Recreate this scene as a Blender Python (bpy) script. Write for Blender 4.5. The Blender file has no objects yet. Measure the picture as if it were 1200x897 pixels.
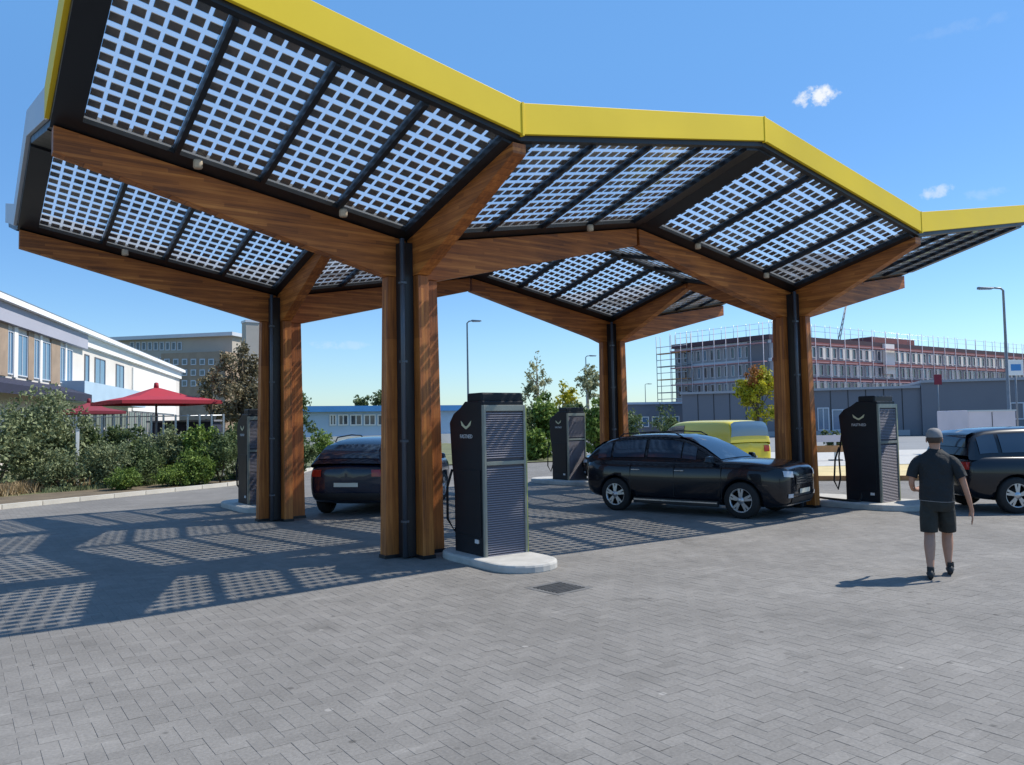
import bpy, bmesh, math, random
import numpy as np
from mathutils import Vector, Matrix
SC = bpy.context.scene
COL = SC.collection
R = math.radians
PI = math.pi
random.seed(7)
RNG = np.random.default_rng(11)

# ------------------------------------------------------------------ camera
FPX, PITCH, ROLL, CX, CY, YAW, HC = 919.7, 0.0504, -0.018, -5.3342, -9.9959, 0.6183, 1.85
fw0 = Vector((math.sin(YAW), math.cos(YAW), 0)); rt0 = Vector((math.cos(YAW), -math.sin(YAW), 0)); up0 = Vector((0, 0, 1))
Fv = fw0*math.cos(PITCH) + up0*math.sin(PITCH); Uv = -fw0*math.sin(PITCH) + up0*math.cos(PITCH)
Rv = rt0*math.cos(ROLL) + Uv*math.sin(ROLL); Uv2 = -rt0*math.sin(ROLL) + Uv*math.cos(ROLL)
cam_data = bpy.data.cameras.new('camera')
cam = bpy.data.objects.new('camera', cam_data)
COL.objects.link(cam)
cam_data.sensor_width = 36; cam_data.lens = 36*FPX/1200
cam_data.clip_start = 0.05; cam_data.clip_end = 4000
Mx = Matrix((Rv, Uv2, -Fv)).transposed().to_4x4(); Mx.translation = Vector((CX, CY, HC))
cam.matrix_world = Mx
SC.camera = cam

# ------------------------------------------------------------------ light
SUN_EL, SUN_AZ = R(50.5), R(-17.5)      # the sun stands towards +x, turned by SUN_AZ
sdir = Vector((math.cos(SUN_EL)*math.cos(SUN_AZ), math.cos(SUN_EL)*math.sin(SUN_AZ), math.sin(SUN_EL)))
sun_d = bpy.data.lights.new('sun', 'SUN'); sun_d.energy = 5.0; sun_d.angle = R(0.5); sun_d.color = (1, .94, .84)
sun = bpy.data.objects.new('sun', sun_d); COL.objects.link(sun)
sun.rotation_euler = sdir.to_track_quat('Z', 'Y').to_euler(); sun.location = (20, -10, 30)
W = bpy.data.worlds.new('World'); SC.world = W; W.use_nodes = True
wn = W.node_tree.nodes; wl = W.node_tree.links
wn.clear()
sky = wn.new('ShaderNodeTexSky'); sky.sky_type = 'NISHITA'; sky.sun_disc = False
sky.sun_elevation = SUN_EL; sky.sun_rotation = math.atan2(sdir.x, sdir.y)
sky.air_density = 1.1; sky.dust_density = .2; sky.ozone_density = 1.6
bg = wn.new('ShaderNodeBackground'); bg.inputs[1].default_value = .125
out = wn.new('ShaderNodeOutputWorld')
hs = wn.new('ShaderNodeHueSaturation'); hs.inputs['Saturation'].default_value = 1.06; hs.inputs['Value'].default_value = 1.0
tint = wn.new('ShaderNodeMixRGB'); tint.blend_type = 'MULTIPLY'; tint.inputs[0].default_value = 1; tint.inputs[2].default_value = (.67, .86, 1.10, 1)
wl.new(sky.outputs[0], tint.inputs[1]); wl.new(tint.outputs[0], hs.inputs['Color'])
# two or three small white clouds, set into the sky by direction
tc = wn.new('ShaderNodeTexCoord')
def wmath(op, a, b=None):
    n = wn.new('ShaderNodeMath'); n.operation = op
    for i, v in enumerate((a, b)):
        if v is None: continue
        if isinstance(v, (int, float)): n.inputs[i].default_value = v
        else: wl.new(v, n.inputs[i])
    return n.outputs[0]
def dir_of(px, py):
    return (Fv + Rv*((px-600)/FPX) - Uv2*((py-448.5)/FPX)).normalized()
noi = wn.new('ShaderNodeTexNoise'); noi.inputs['Scale'].default_value = 75; noi.inputs['Detail'].default_value = 6
noi.inputs['Roughness'].default_value = .62
wl.new(tc.outputs['Generated'], noi.inputs['Vector'])
acc = None
for (px, py, rx, ry, st) in ((957, 113, .046, .020, .95), (1097, 225, .030, .014, .45), (1150, 228, .040, .012, .12), (1135, 30, .09, .012, .05), (395, 405, .09, .010, .16)):
    d = dir_of(px, py); ex = d.cross(Vector((0, 0, 1))).normalized(); ey = ex.cross(d).normalized()
    def dotn(vec):
        n = wn.new('ShaderNodeVectorMath'); n.operation = 'DOT_PRODUCT'
        wl.new(tc.outputs['Generated'], n.inputs[0]); n.inputs[1].default_value = vec; return n.outputs['Value']
    q = wmath('ADD', wmath('POWER', wmath('ABSOLUTE', wmath('DIVIDE', dotn(ex), rx)), 2), wmath('POWER', wmath('ABSOLUTE', wmath('DIVIDE', dotn(ey), ry)), 2))
    m = wmath('MAXIMUM', wmath('SUBTRACT', 1, q), 0)
    m = wmath('MULTIPLY', m, wmath('GREATER_THAN', dotn(d), 0))
    m = wmath('MINIMUM', wmath('MAXIMUM', wmath('MULTIPLY', wmath('SUBTRACT', wmath('MULTIPLY', m, noi.outputs['Fac']), .34), 5*st), 0), st)
    acc = m if acc is None else wmath('MAXIMUM', acc, m)
sep = wn.new('ShaderNodeSeparateXYZ'); wl.new(tc.outputs['Generated'], sep.inputs[0])
ev = wn.new('ShaderNodeMapRange'); ev.inputs[1].default_value = .10; ev.inputs[2].default_value = .42; ev.inputs[3].default_value = 0; ev.inputs[4].default_value = .6; wl.new(sep.outputs[2], ev.inputs[0])
even = wn.new('ShaderNodeMixRGB'); wl.new(ev.outputs[0], even.inputs[0]); wl.new(hs.outputs[0], even.inputs[1]); even.inputs[2].default_value = (1.18, 3.0, 6.05, 1)
mixc = wn.new('ShaderNodeMixRGB'); wl.new(acc, mixc.inputs[0]); wl.new(even.outputs[0], mixc.inputs[1]); mixc.inputs[2].default_value = (6.3, 6.5, 6.7, 1)
wl.new(mixc.outputs[0], bg.inputs[0]); wl.new(bg.outputs[0], out.inputs[0])
SC.view_settings.view_transform = 'Standard'; SC.view_settings.look = 'None'
SC.view_settings.gamma = 1; SC.view_settings.use_curve_mapping = False
SC.view_settings.exposure = 0.26

# ------------------------------------------------------------------ helpers: points in the place
def ray(px, py):
    return Fv + Rv*((px-600)/FPX) - Uv2*((py-448.5)/FPX)
def G(px, py, z=0.0):
    d = ray(px, py); t = (z-HC)/d.z
    p = Vector((CX, CY, HC)) + d*t; return p
def P(px, D, z=0.0):                 # point at horizontal distance D ahead of the camera in the direction of column px
    d = ray(px, 490); k = D/(d.x*fw0.x + d.y*fw0.y)
    return Vector((CX+d.x*k, CY+d.y*k, z))
def ZH(px, py, D):                   # height of a point D ahead seen at row py
    d = ray(px, py); k = D/(d.x*fw0.x + d.y*fw0.y); return HC + d.z*k

# ------------------------------------------------------------------ materials
MATS = {}
def mat(name, col, rough=.6, metal=0, spec=.5, noise=None, bump=None, coat=0, emit=None, trans=None):
    """noise=(scale, amount, detail, (sx,sy,sz)) varies the colour; bump=(scale, strength, distance)"""
    m = bpy.data.materials.new(name); m.use_nodes = True
    nt = m.node_tree; b = nt.nodes['Principled BSDF']
    b.inputs['Base Color'].default_value = (*col, 1); b.inputs['Roughness'].default_value = rough
    b.inputs['Metallic'].default_value = metal; b.inputs['Specular IOR Level'].default_value = spec
    if coat: b.inputs['Coat Weight'].default_value = coat; b.inputs['Coat Roughness'].default_value = .03
    if emit: b.inputs['Emission Color'].default_value = (*emit, 1); b.inputs['Emission Strength'].default_value = 1
    tcn = nt.nodes.new('ShaderNodeTexCoord')
    if noise:
        sc_, am, det = noise[:3]; sv = noise[3] if len(noise) > 3 else (1, 1, 1)
        mp = nt.nodes.new('ShaderNodeMapping'); mp.inputs['Scale'].default_value = sv
        nt.links.new(tcn.outputs['Object'], mp.inputs[0])
        n = nt.nodes.new('ShaderNodeTexNoise'); n.inputs['Scale'].default_value = sc_; n.inputs['Detail'].default_value = det
        nt.links.new(mp.outputs[0], n.inputs[0])
        r = nt.nodes.new('ShaderNodeMapRange'); r.inputs['From Min'].default_value = .25; r.inputs['From Max'].default_value = .75
        r.inputs['To Min'].default_value = 1-am; r.inputs['To Max'].default_value = 1+am
        nt.links.new(n.outputs['Fac'], r.inputs[0])
        vm = nt.nodes.new('ShaderNodeVectorMath'); vm.operation = 'SCALE'; vm.inputs[0].default_value = col
        nt.links.new(r.outputs[0], vm.inputs['Scale']); nt.links.new(vm.outputs[0], b.inputs['Base Color'])
        rr = nt.nodes.new('ShaderNodeMapRange'); rr.inputs['To Min'].default_value = max(0, rough-.1); rr.inputs['To Max'].default_value = min(1, rough+.12)
        nt.links.new(n.outputs['Fac'], rr.inputs[0]); nt.links.new(rr.outputs[0], b.inputs['Roughness'])
    if bump:
        n2 = nt.nodes.new('ShaderNodeTexNoise'); n2.inputs['Scale'].default_value = bump[0]; n2.inputs['Detail'].default_value = 4
        nt.links.new(tcn.outputs['Object'], n2.inputs[0])
        bp = nt.nodes.new('ShaderNodeBump'); bp.inputs['Strength'].default_value = bump[1]; bp.inputs['Distance'].default_value = bump[2]
        nt.links.new(n2.outputs['Fac'], bp.inputs['Height']); nt.links.new(bp.outputs[0], b.inputs['Normal'])
    MATS[name] = m
    return m

def nd(m, t, **kw):
    n = m.node_tree.nodes.new(t)
    for k, v in kw.items(): setattr(n, k, v)
    return n
def lk(m, a, b): m.node_tree.links.new(a, b)

def wood(name, axis, lam_axis):
    """glued laminated larch: grain drawn out along axis, lamella lines stacked along lam_axis"""
    m = bpy.data.materials.new(name); m.use_nodes = True; b = m.node_tree.nodes['Principled BSDF']
    t = nd(m, 'ShaderNodeTexCoord'); mp = nd(m, 'ShaderNodeMapping')
    s = [14, 14, 14]; s[axis] = .7; mp.inputs['Scale'].default_value = s; lk(m, t.outputs['Object'], mp.inputs[0])
    n = nd(m, 'ShaderNodeTexNoise'); n.inputs['Scale'].default_value = 1.6; n.inputs['Detail'].default_value = 6; n.inputs['Roughness'].default_value = .6
    lk(m, mp.outputs[0], n.inputs[0])
    n3 = nd(m, 'ShaderNodeTexNoise'); n3.inputs['Scale'].default_value = 1.3; n3.inputs['Detail'].default_value = 3; lk(m, t.outputs['Object'], n3.inputs[0])
    # board by board tone: cells of lamella x length
    sp = nd(m, 'ShaderNodeSeparateXYZ'); lk(m, t.outputs['Object'], sp.inputs[0])
    def mm(op, a, b_=None):
        x = nd(m, 'ShaderNodeMath', operation=op)
        for i, v in enumerate((a, b_)):
            if v is None: continue
            if isinstance(v, (int, float)): x.inputs[i].default_value = v
            else: lk(m, v, x.inputs[i])
        return x.outputs[0]
    lam = mm('FLOOR', mm('MULTIPLY', sp.outputs[lam_axis], 22))
    alo = mm('FLOOR', mm('ADD', mm('MULTIPLY', sp.outputs[axis], .9), mm('MULTIPLY', lam, .37)))
    cb = nd(m, 'ShaderNodeCombineXYZ'); lk(m, lam, cb.inputs[0]); lk(m, alo, cb.inputs[1])
    wnz = nd(m, 'ShaderNodeTexWhiteNoise'); lk(m, cb.outputs[0], wnz.inputs[0])
    fr = mm('FRACT', mm('MULTIPLY', sp.outputs[lam_axis], 22))
    line = mm('LESS_THAN', fr, .07)
    v = mm('ADD', mm('MULTIPLY', n.outputs['Fac'], .62), mm('ADD', mm('MULTIPLY', wnz.outputs['Value'], .17), mm('MULTIPLY', n3.outputs['Fac'], .3)))
    v = mm('SUBTRACT', v, mm('MULTIPLY', line, .12))
    cr = nd(m, 'ShaderNodeValToRGB'); e = cr.color_ramp.elements
    e[0].position = .32; e[0].color = (.12, .034, .008, 1); e[1].position = .86; e[1].color = (.80, .31, .07, 1)
    e2 = e.new(.56); e2.color = (.42, .130, .024, 1)
    lk(m, v, cr.inputs[0]); lk(m, cr.outputs[0], b.inputs['Base Color']); b.inputs['Roughness'].default_value = .55
    bp = nd(m, 'ShaderNodeBump'); bp.inputs['Strength'].default_value = .25; bp.inputs['Distance'].default_value = .004; lk(m, v, bp.inputs['Height']); lk(m, bp.outputs[0], b.inputs['Normal'])
    MATS[name] = m
    return m
wood('wood_x', 0, 2); wood('wood_y', 1, 2); wood('wood_post_x', 2, 0); wood('wood_post_y', 2, 1)

mat('steel_black', (.012, .013, .016), .42, .0, .5, noise=(3, .25, 3))
mat('pipe_grey', (.085, .095, .115), .38, .3, noise=(4, .2, 3, (1, 1, .2)))
mat('yellow_panel', (.90, .63, .028), .5, 0, .25, noise=(.9, .05, 4))
mat('grey_panel', (.52, .55, .60), .45, noise=(1.2, .06, 3))
mat('lamp_tan', (.55, .45, .33), .5)
mat('cell', (.020, .022, .030), .35, .0, .6)
# cell variation by object
m = MATS['cell']; b = m.node_tree.nodes['Principled BSDF']
tn = nd(m, 'ShaderNodeTexCoord'); wz = nd(m, 'ShaderNodeTexNoise'); wz.inputs['Scale'].default_value = 5; wz.inputs['Detail'].default_value = 2
lk(m, tn.outputs['Object'], wz.inputs[0]); oi = nd(m, 'ShaderNodeObjectInfo')
ad = nd(m, 'ShaderNodeMath', operation='MULTIPLY_ADD'); lk(m, oi.outputs['Random'], ad.inputs[0]); ad.inputs[1].default_value = .35; lk(m, wz.outputs['Fac'], ad.inputs[2])
cr = nd(m, 'ShaderNodeValToRGB'); e = cr.color_ramp.elements; e[0].position = .3; e[0].color = (.014, .02, .034, 1); e[1].position = .95; e[1].color = (.11, .065, .04, 1)
e2 = e.new(.6); e2.color = (.035, .032, .032, 1)
lk(m, ad.outputs[0], cr.inputs[0]); lk(m, cr.outputs[0], b.inputs['Base Color'])

def glassy(name, tint, diff, dcol, glossw=.08, rough=.03):
    """thin pane: mostly clear, a little milky, with a reflecting skin"""
    m = bpy.data.materials.new(name); m.use_nodes = True; nt = m.node_tree; nt.nodes.clear()
    o = nd(m, 'ShaderNodeOutputMaterial'); tr = nd(m, 'ShaderNodeBsdfTransparent'); tr.inputs[0].default_value = (*tint, 1)
    tl = nd(m, 'ShaderNodeBsdfTranslucent'); tl.inputs[0].default_value = (*dcol, 1)
    df = nd(m, 'ShaderNodeBsdfDiffuse'); df.inputs[0].default_value = (*dcol, 1)
    gl = nd(m, 'ShaderNodeBsdfGlossy'); gl.inputs['Roughness'].default_value = rough
    m0 = nd(m, 'ShaderNodeMixShader'); m0.inputs[0].default_value = .6; lk(m, df.outputs[0], m0.inputs[1]); lk(m, tl.outputs[0], m0.inputs[2])
    m1 = nd(m, 'ShaderNodeMixShader'); m1.inputs[0].default_value = diff; lk(m, tr.outputs[0], m1.inputs[1]); lk(m, m0.outputs[0], m1.inputs[2])
    fr = nd(m, 'ShaderNodeLayerWeight'); fr.inputs[0].default_value = .5
    p5 = nd(m, 'ShaderNodeMath', operation='POWER'); lk(m, fr.outputs['Facing'], p5.inputs[0]); p5.inputs[1].default_value = 5
    ml = nd(m, 'ShaderNodeMath', operation='MULTIPLY_ADD'); lk(m, p5.outputs[0], ml.inputs[0]); ml.inputs[1].default_value = glossw*9; ml.inputs[2].default_value = glossw*.7
    ml.use_clamp = True
    m2 = nd(m, 'ShaderNodeMixShader'); lk(m, ml.outputs[0], m2.inputs[0]); lk(m, m1.outputs[0], m2.inputs[1]); lk(m, gl.outputs[0], m2.inputs[2])
    lk(m, m2.outputs[0], o.inputs[0]); MATS[name] = m
glassy('pv_glass', (.97, .98, .98), .19, (.86, .90, .93), .07)
glassy('car_glass', (.10, .12, .13), .03, (.03, .03, .03), .13, .01)
glassy('clear_glass', (.55, .62, .66), .05, (.3, .3, .3), .12, .01)
mat('pane_dark', (.03, .05, .08), .06, 0, .8)
mat('pane_blue', (.10, .18, .28), .08, 0, .8)

mat('car_black', (.004, .0055, .010), .25, 0, .3, coat=.55)
mat('car_navy', (.007, .012, .028), .25, 0, .3, coat=.6)
mat('van_yellow', (.75, .62, .03), .3, 0, .5, coat=.6)
mat('trim_black', (.012, .012, .013), .6, noise=(6, .2, 2))
mat('rubber', (.014, .014, .015), .8, noise=(20, .2, 2))
mat('chrome', (.6, .61, .63), .18, 1)
mat('alloy', (.46, .47, .49), .3, .8)
mat('lens_red', (.35, .02, .015), .15, 0, .6)
mat('lens_clear', (.45, .48, .52), .1, 0, .8)
mat('plate_pale', (.62, .6, .5), .5)
mat('charger_black', (.009, .011, .015), .5, 0, .3, noise=(2.5, .25, 3), bump=(60, .05, .002))
mat('charger_frame', (.24, .25, .22), .4, .35, noise=(5, .12, 2))
mat('grille_grey', (.25, .235, .27), .55, .2)
mat('grille_back', (.08, .075, .09), .7)
mat('trim_lime', (.36, .38, .10), .45)
mat('logo_pale', (.62, .60, .38), .5)
mat('logo_white', (.62, .62, .62), .5)
mat('concrete', (.42, .41, .385), .85, noise=(5, .16, 5), bump=(40, .3, .004))
mat('kerb_stone', (.55, .52, .46), .85, noise=(3, .14, 5), bump=(30, .3, .004))
mat('concrete_dark', (.12, .12, .12), .85, noise=(5, .2, 4))
mat('iron', (.06, .06, .06), .6, .5, noise=(8, .3, 2))
mat('soil', (.13, .10, .065), .95, noise=(2, .35, 6), bump=(12, .8, .03))
mat('sand', (.52, .42, .22), .95, noise=(1.2, .2, 5), bump=(10, .5, .02))
mat('grass_ground', (.12, .13, .06), .95, noise=(.8, .35, 6), bump=(10, .6, .02))
mat('asphalt', (.20, .205, .21), .9, noise=(.5, .12, 6), bump=(80, .3, .004))
mat('bark', (.10, .075, .05), .9, noise=(6, .3, 4, (1, 1, .2)), bump=(20, .6, .01))
mat('bark_pale', (.33, .31, .27), .8, noise=(6, .4, 4), bump=(20, .4, .01))
mat('white_wall', (.74, .73, .70), .8, noise=(.4, .05, 4))
mat('cream_wall', (.62, .58, .53), .8, noise=(.4, .07, 4))
mat('lilac_wall', (.34, .35, .42), .8, noise=(.4, .06, 4))
mat('tan_brick', (.30, .225, .165), .85, noise=(1.5, .18, 5))
mat('grey_wall', (.33, .335, .36), .8, noise=(.3, .06, 4))
mat('slate_wall', (.165, .168, .19), .75, noise=(.25, .08, 4))
mat('stone_wall', (.40, .36, .31), .85, noise=(.5, .08, 4))
mat('red_band', (.22, .075, .075), .8, noise=(.8, .12, 3))
mat('plum_band', (.055, .03, .042), .7, noise=(.5, .12, 3))
mat('pale_panel', (.50, .50, .53), .6, noise=(.8, .08, 3))
mat('roof_white', (.82, .82, .83), .5)
mat('navy_fabric', (.018, .02, .045), .8, noise=(3, .2, 3))
mat('red_fabric', (.33, .016, .030), .75, noise=(2, .1, 4), bump=(30, .1, .003))
mat('dark_red_fabric', (.20, .02, .035), .75, noise=(2, .15, 4))
mat('aluminium', (.5, .52, .54), .4, .7)
mat('galvanised', (.20, .215, .235), .5, .6, noise=(6, .15, 3))
mat('white_paint', (.75, .75, .73), .6, noise=(5, .05, 3))
mat('blue_paint', (.05, .22, .50), .5, noise=(1, .08, 3))
mat('pale_blue_wall', (.38, .50, .62), .6, noise=(.8, .06, 3))
mat('orange_wood', (.40, .20, .08), .7, noise=(4, .2, 4))
mat('pink_white', (.58, .52, .55), .6, noise=(1, .08, 4))
mat('skin', (.42, .22, .145), .5, 0, .4, noise=(18, .08, 3))
mat('shirt_black', (.012, .015, .018), .85, noise=(9, .35, 4), bump=(9, 1.0, .035))
mat('shorts_dark', (.022, .024, .022), .9, noise=(9, .5, 4), bump=(9, 1.0, .03))
mat('cap_grey', (.20, .19, .19), .8, noise=(12, .15, 3))
mat('hair', (.05, .03, .02), .7)
mat('shoe', (.015, .015, .016), .6)
mat('sock', (.03, .03, .03), .9)
mat('tread_white', (.7, .7, .7), .5)

def leafmat(name, c0, c1, sub=.25):
    m = bpy.data.materials.new(name); m.use_nodes = True; b = m.node_tree.nodes['Principled BSDF']
    at = nd(m, 'ShaderNodeAttribute', attribute_name='tone')
    cr = nd(m, 'ShaderNodeValToRGB'); e = cr.color_ramp.elements; e[0].color = (*c0, 1); e[1].color = (*c1, 1)
    lk(m, at.outputs['Fac'], cr.inputs[0]); lk(m, cr.outputs[0], b.inputs['Base Color'])
    b.inputs['Roughness'].default_value = .6; b.inputs['Specular IOR Level'].default_value = .3
    tl = nd(m, 'ShaderNodeBsdfTranslucent'); lk(m, cr.outputs[0], tl.inputs[0])
    mx = nd(m, 'ShaderNodeMixShader'); mx.inputs[0].default_value = sub; o = m.node_tree.nodes['Material Output']
    lk(m, b.outputs[0], mx.inputs[1]); lk(m, tl.outputs[0], mx.inputs[2]); lk(m, mx.outputs[0], o.inputs[0])
    MATS[name] = m
leafmat('leaf_olive', (.09, .12, .055), (.29, .33, .17))
leafmat('leaf_dark', (.045, .075, .028), (.16, .21, .08))
leafmat('leaf_bright', (.06, .11, .02), (.22, .31, .06))
leafmat('leaf_yellow', (.20, .22, .015), (.60, .52, .03))
leafmat('leaf_orange', (.28, .12, .03), (.48, .20, .05))
leafmat('leaf_pale', (.18, .20, .10), (.46, .46, .27), .4)
leafmat('leaf_brown', (.12, .105, .055), (.30, .25, .15))
leafmat('leaf_dry', (.24, .175, .095), (.48, .37, .22))

# paving: tone attribute per stone, plus wear patches of its own
def paving_mat(name, brick):
    m = bpy.data.materials.new(name); m.use_nodes = True; b = m.node_tree.nodes['Principled BSDF']
    t = nd(m, 'ShaderNodeTexCoord'); geo = nd(m, 'ShaderNodeNewGeometry')
    n = nd(m, 'ShaderNodeTexNoise'); n.inputs['Scale'].default_value = .55; n.inputs['Detail'].default_value = 6; n.inputs['Roughness'].default_value = .6
    lk(m, geo.outputs['Position'], n.inputs[0])
    n2 = nd(m, 'ShaderNodeTexNoise'); n2.inputs['Scale'].default_value = 45; n2.inputs['Detail'].default_value = 4; lk(m, geo.outputs['Position'], n2.inputs[0])
    n3 = nd(m, 'ShaderNodeTexNoise'); n3.inputs['Scale'].default_value = 2.6; n3.inputs['Detail'].default_value = 5; lk(m, geo.outputs['Position'], n3.inputs[0])
    # pale scuffs
    mp = nd(m, 'ShaderNodeMapping'); mp.inputs['Rotation'].default_value = (0, 0, -.45); mp.inputs['Scale'].default_value = (.8, 5.5, 1); lk(m, geo.outputs['Position'], mp.inputs[0])
    n4 = nd(m, 'ShaderNodeTexNoise'); n4.inputs['Scale'].default_value = .8; n4.inputs['Detail'].default_value = 6; n4.inputs['Roughness'].default_value = .7; lk(m, mp.outputs[0], n4.inputs[0])
    def mr(src, a, bb, c, d, cl=True):
        r = nd(m, 'ShaderNodeMapRange'); r.clamp = cl
        for i, v in enumerate((a, bb, c, d)): r.inputs[i+1].default_value = v
        lk(m, src, r.inputs[0]); return r.outputs[0]
    def mm(op, a, b_):
        x = nd(m, 'ShaderNodeMath', operation=op)
        for i, v in enumerate((a, b_)):
            if isinstance(v, (int, float)): x.inputs[i].default_value = v
            else: lk(m, v, x.inputs[i])
        return x.outputs[0]
    base = mr(n.outputs['Fac'], .3, .7, .84, 1.16)
    k = mm('MULTIPLY', base, mr(n2.outputs['Fac'], .25, .75, .84, 1.16)); k = mm('MULTIPLY', k, mr(n3.outputs['Fac'], .3, .7, .93, 1.07))
    k = mm('ADD', k, mr(n4.outputs['Fac'], .60, .74, 0, .34))
    n5 = nd(m, 'ShaderNodeTexNoise'); n5.inputs['Scale'].default_value = 1.15; n5.inputs['Detail'].default_value = 7; n5.inputs['Roughness'].default_value = .65; n5.inputs['Distortion'].default_value = .6
    mp5 = nd(m, 'ShaderNodeMapping'); mp5.inputs['Location'].default_value = (7.3, 3.1, 0); lk(m, geo.outputs['Position'], mp5.inputs[0]); lk(m, mp5.outputs[0], n5.inputs[0])
    k = mm('MULTIPLY', k, mr(n5.outputs['Fac'], .60, .72, 1.0, .74))
    vo = nd(m, 'ShaderNodeTexVoronoi'); vo.inputs['Scale'].default_value = 1.4; lk(m, geo.outputs['Position'], vo.inputs[0])
    k = mm('ADD', k, mr(vo.outputs['Distance'], .030, .045, .55, 0))
    vo2 = nd(m, 'ShaderNodeTexVoronoi'); vo2.inputs['Scale'].default_value = 2.3; lk(m, mp5.outputs[0], vo2.inputs[0])
    k = mm('MULTIPLY', k, mr(vo2.outputs['Distance'], .04, .07, .55, 1))
    if brick:
        br = nd(m, 'ShaderNodeTexBrick'); br.inputs['Scale'].default_value = 1; br.inputs['Brick Width'].default_value = .2; br.inputs['Row Height'].default_value = .1
        br.inputs['Mortar Size'].default_value = .006; br.inputs['Color1'].default_value = (.9, .9, .9, 1); br.inputs['Color2'].default_value = (1.05, 1.05, 1.05, 1); br.inputs['Mortar'].default_value = (.6, .6, .6, 1)
        lk(m, geo.outputs['Position'], br.inputs[0]); k = mm('MULTIPLY', k, br.outputs['Color'])
    else:
        at = nd(m, 'ShaderNodeAttribute', attribute_name='tone'); k = mm('MULTIPLY', k, mr(at.outputs['Fac'], 0, 1, .93, 1.07))
    vm = nd(m, 'ShaderNodeVectorMath', operation='SCALE'); vm.inputs[0].default_value = (.186, .177, .166); lk(m, k, vm.inputs['Scale'])
    lk(m, vm.outputs[0], b.inputs['Base Color']); b.inputs['Roughness'].default_value = .82; b.inputs['Specular IOR Level'].default_value = .3
    bp = nd(m, 'ShaderNodeBump'); bp.inputs['Strength'].default_value = .4; bp.inputs['Distance'].default_value = .003; lk(m, n2.outputs['Fac'], bp.inputs['Height']); lk(m, bp.outputs[0], b.inputs['Normal'])
    MATS[name] = m
paving_mat('paver', False); paving_mat('paving_far', True)
mat('joint_sand', (.11, .105, .095), .95, noise=(20, .3, 4))

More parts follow.
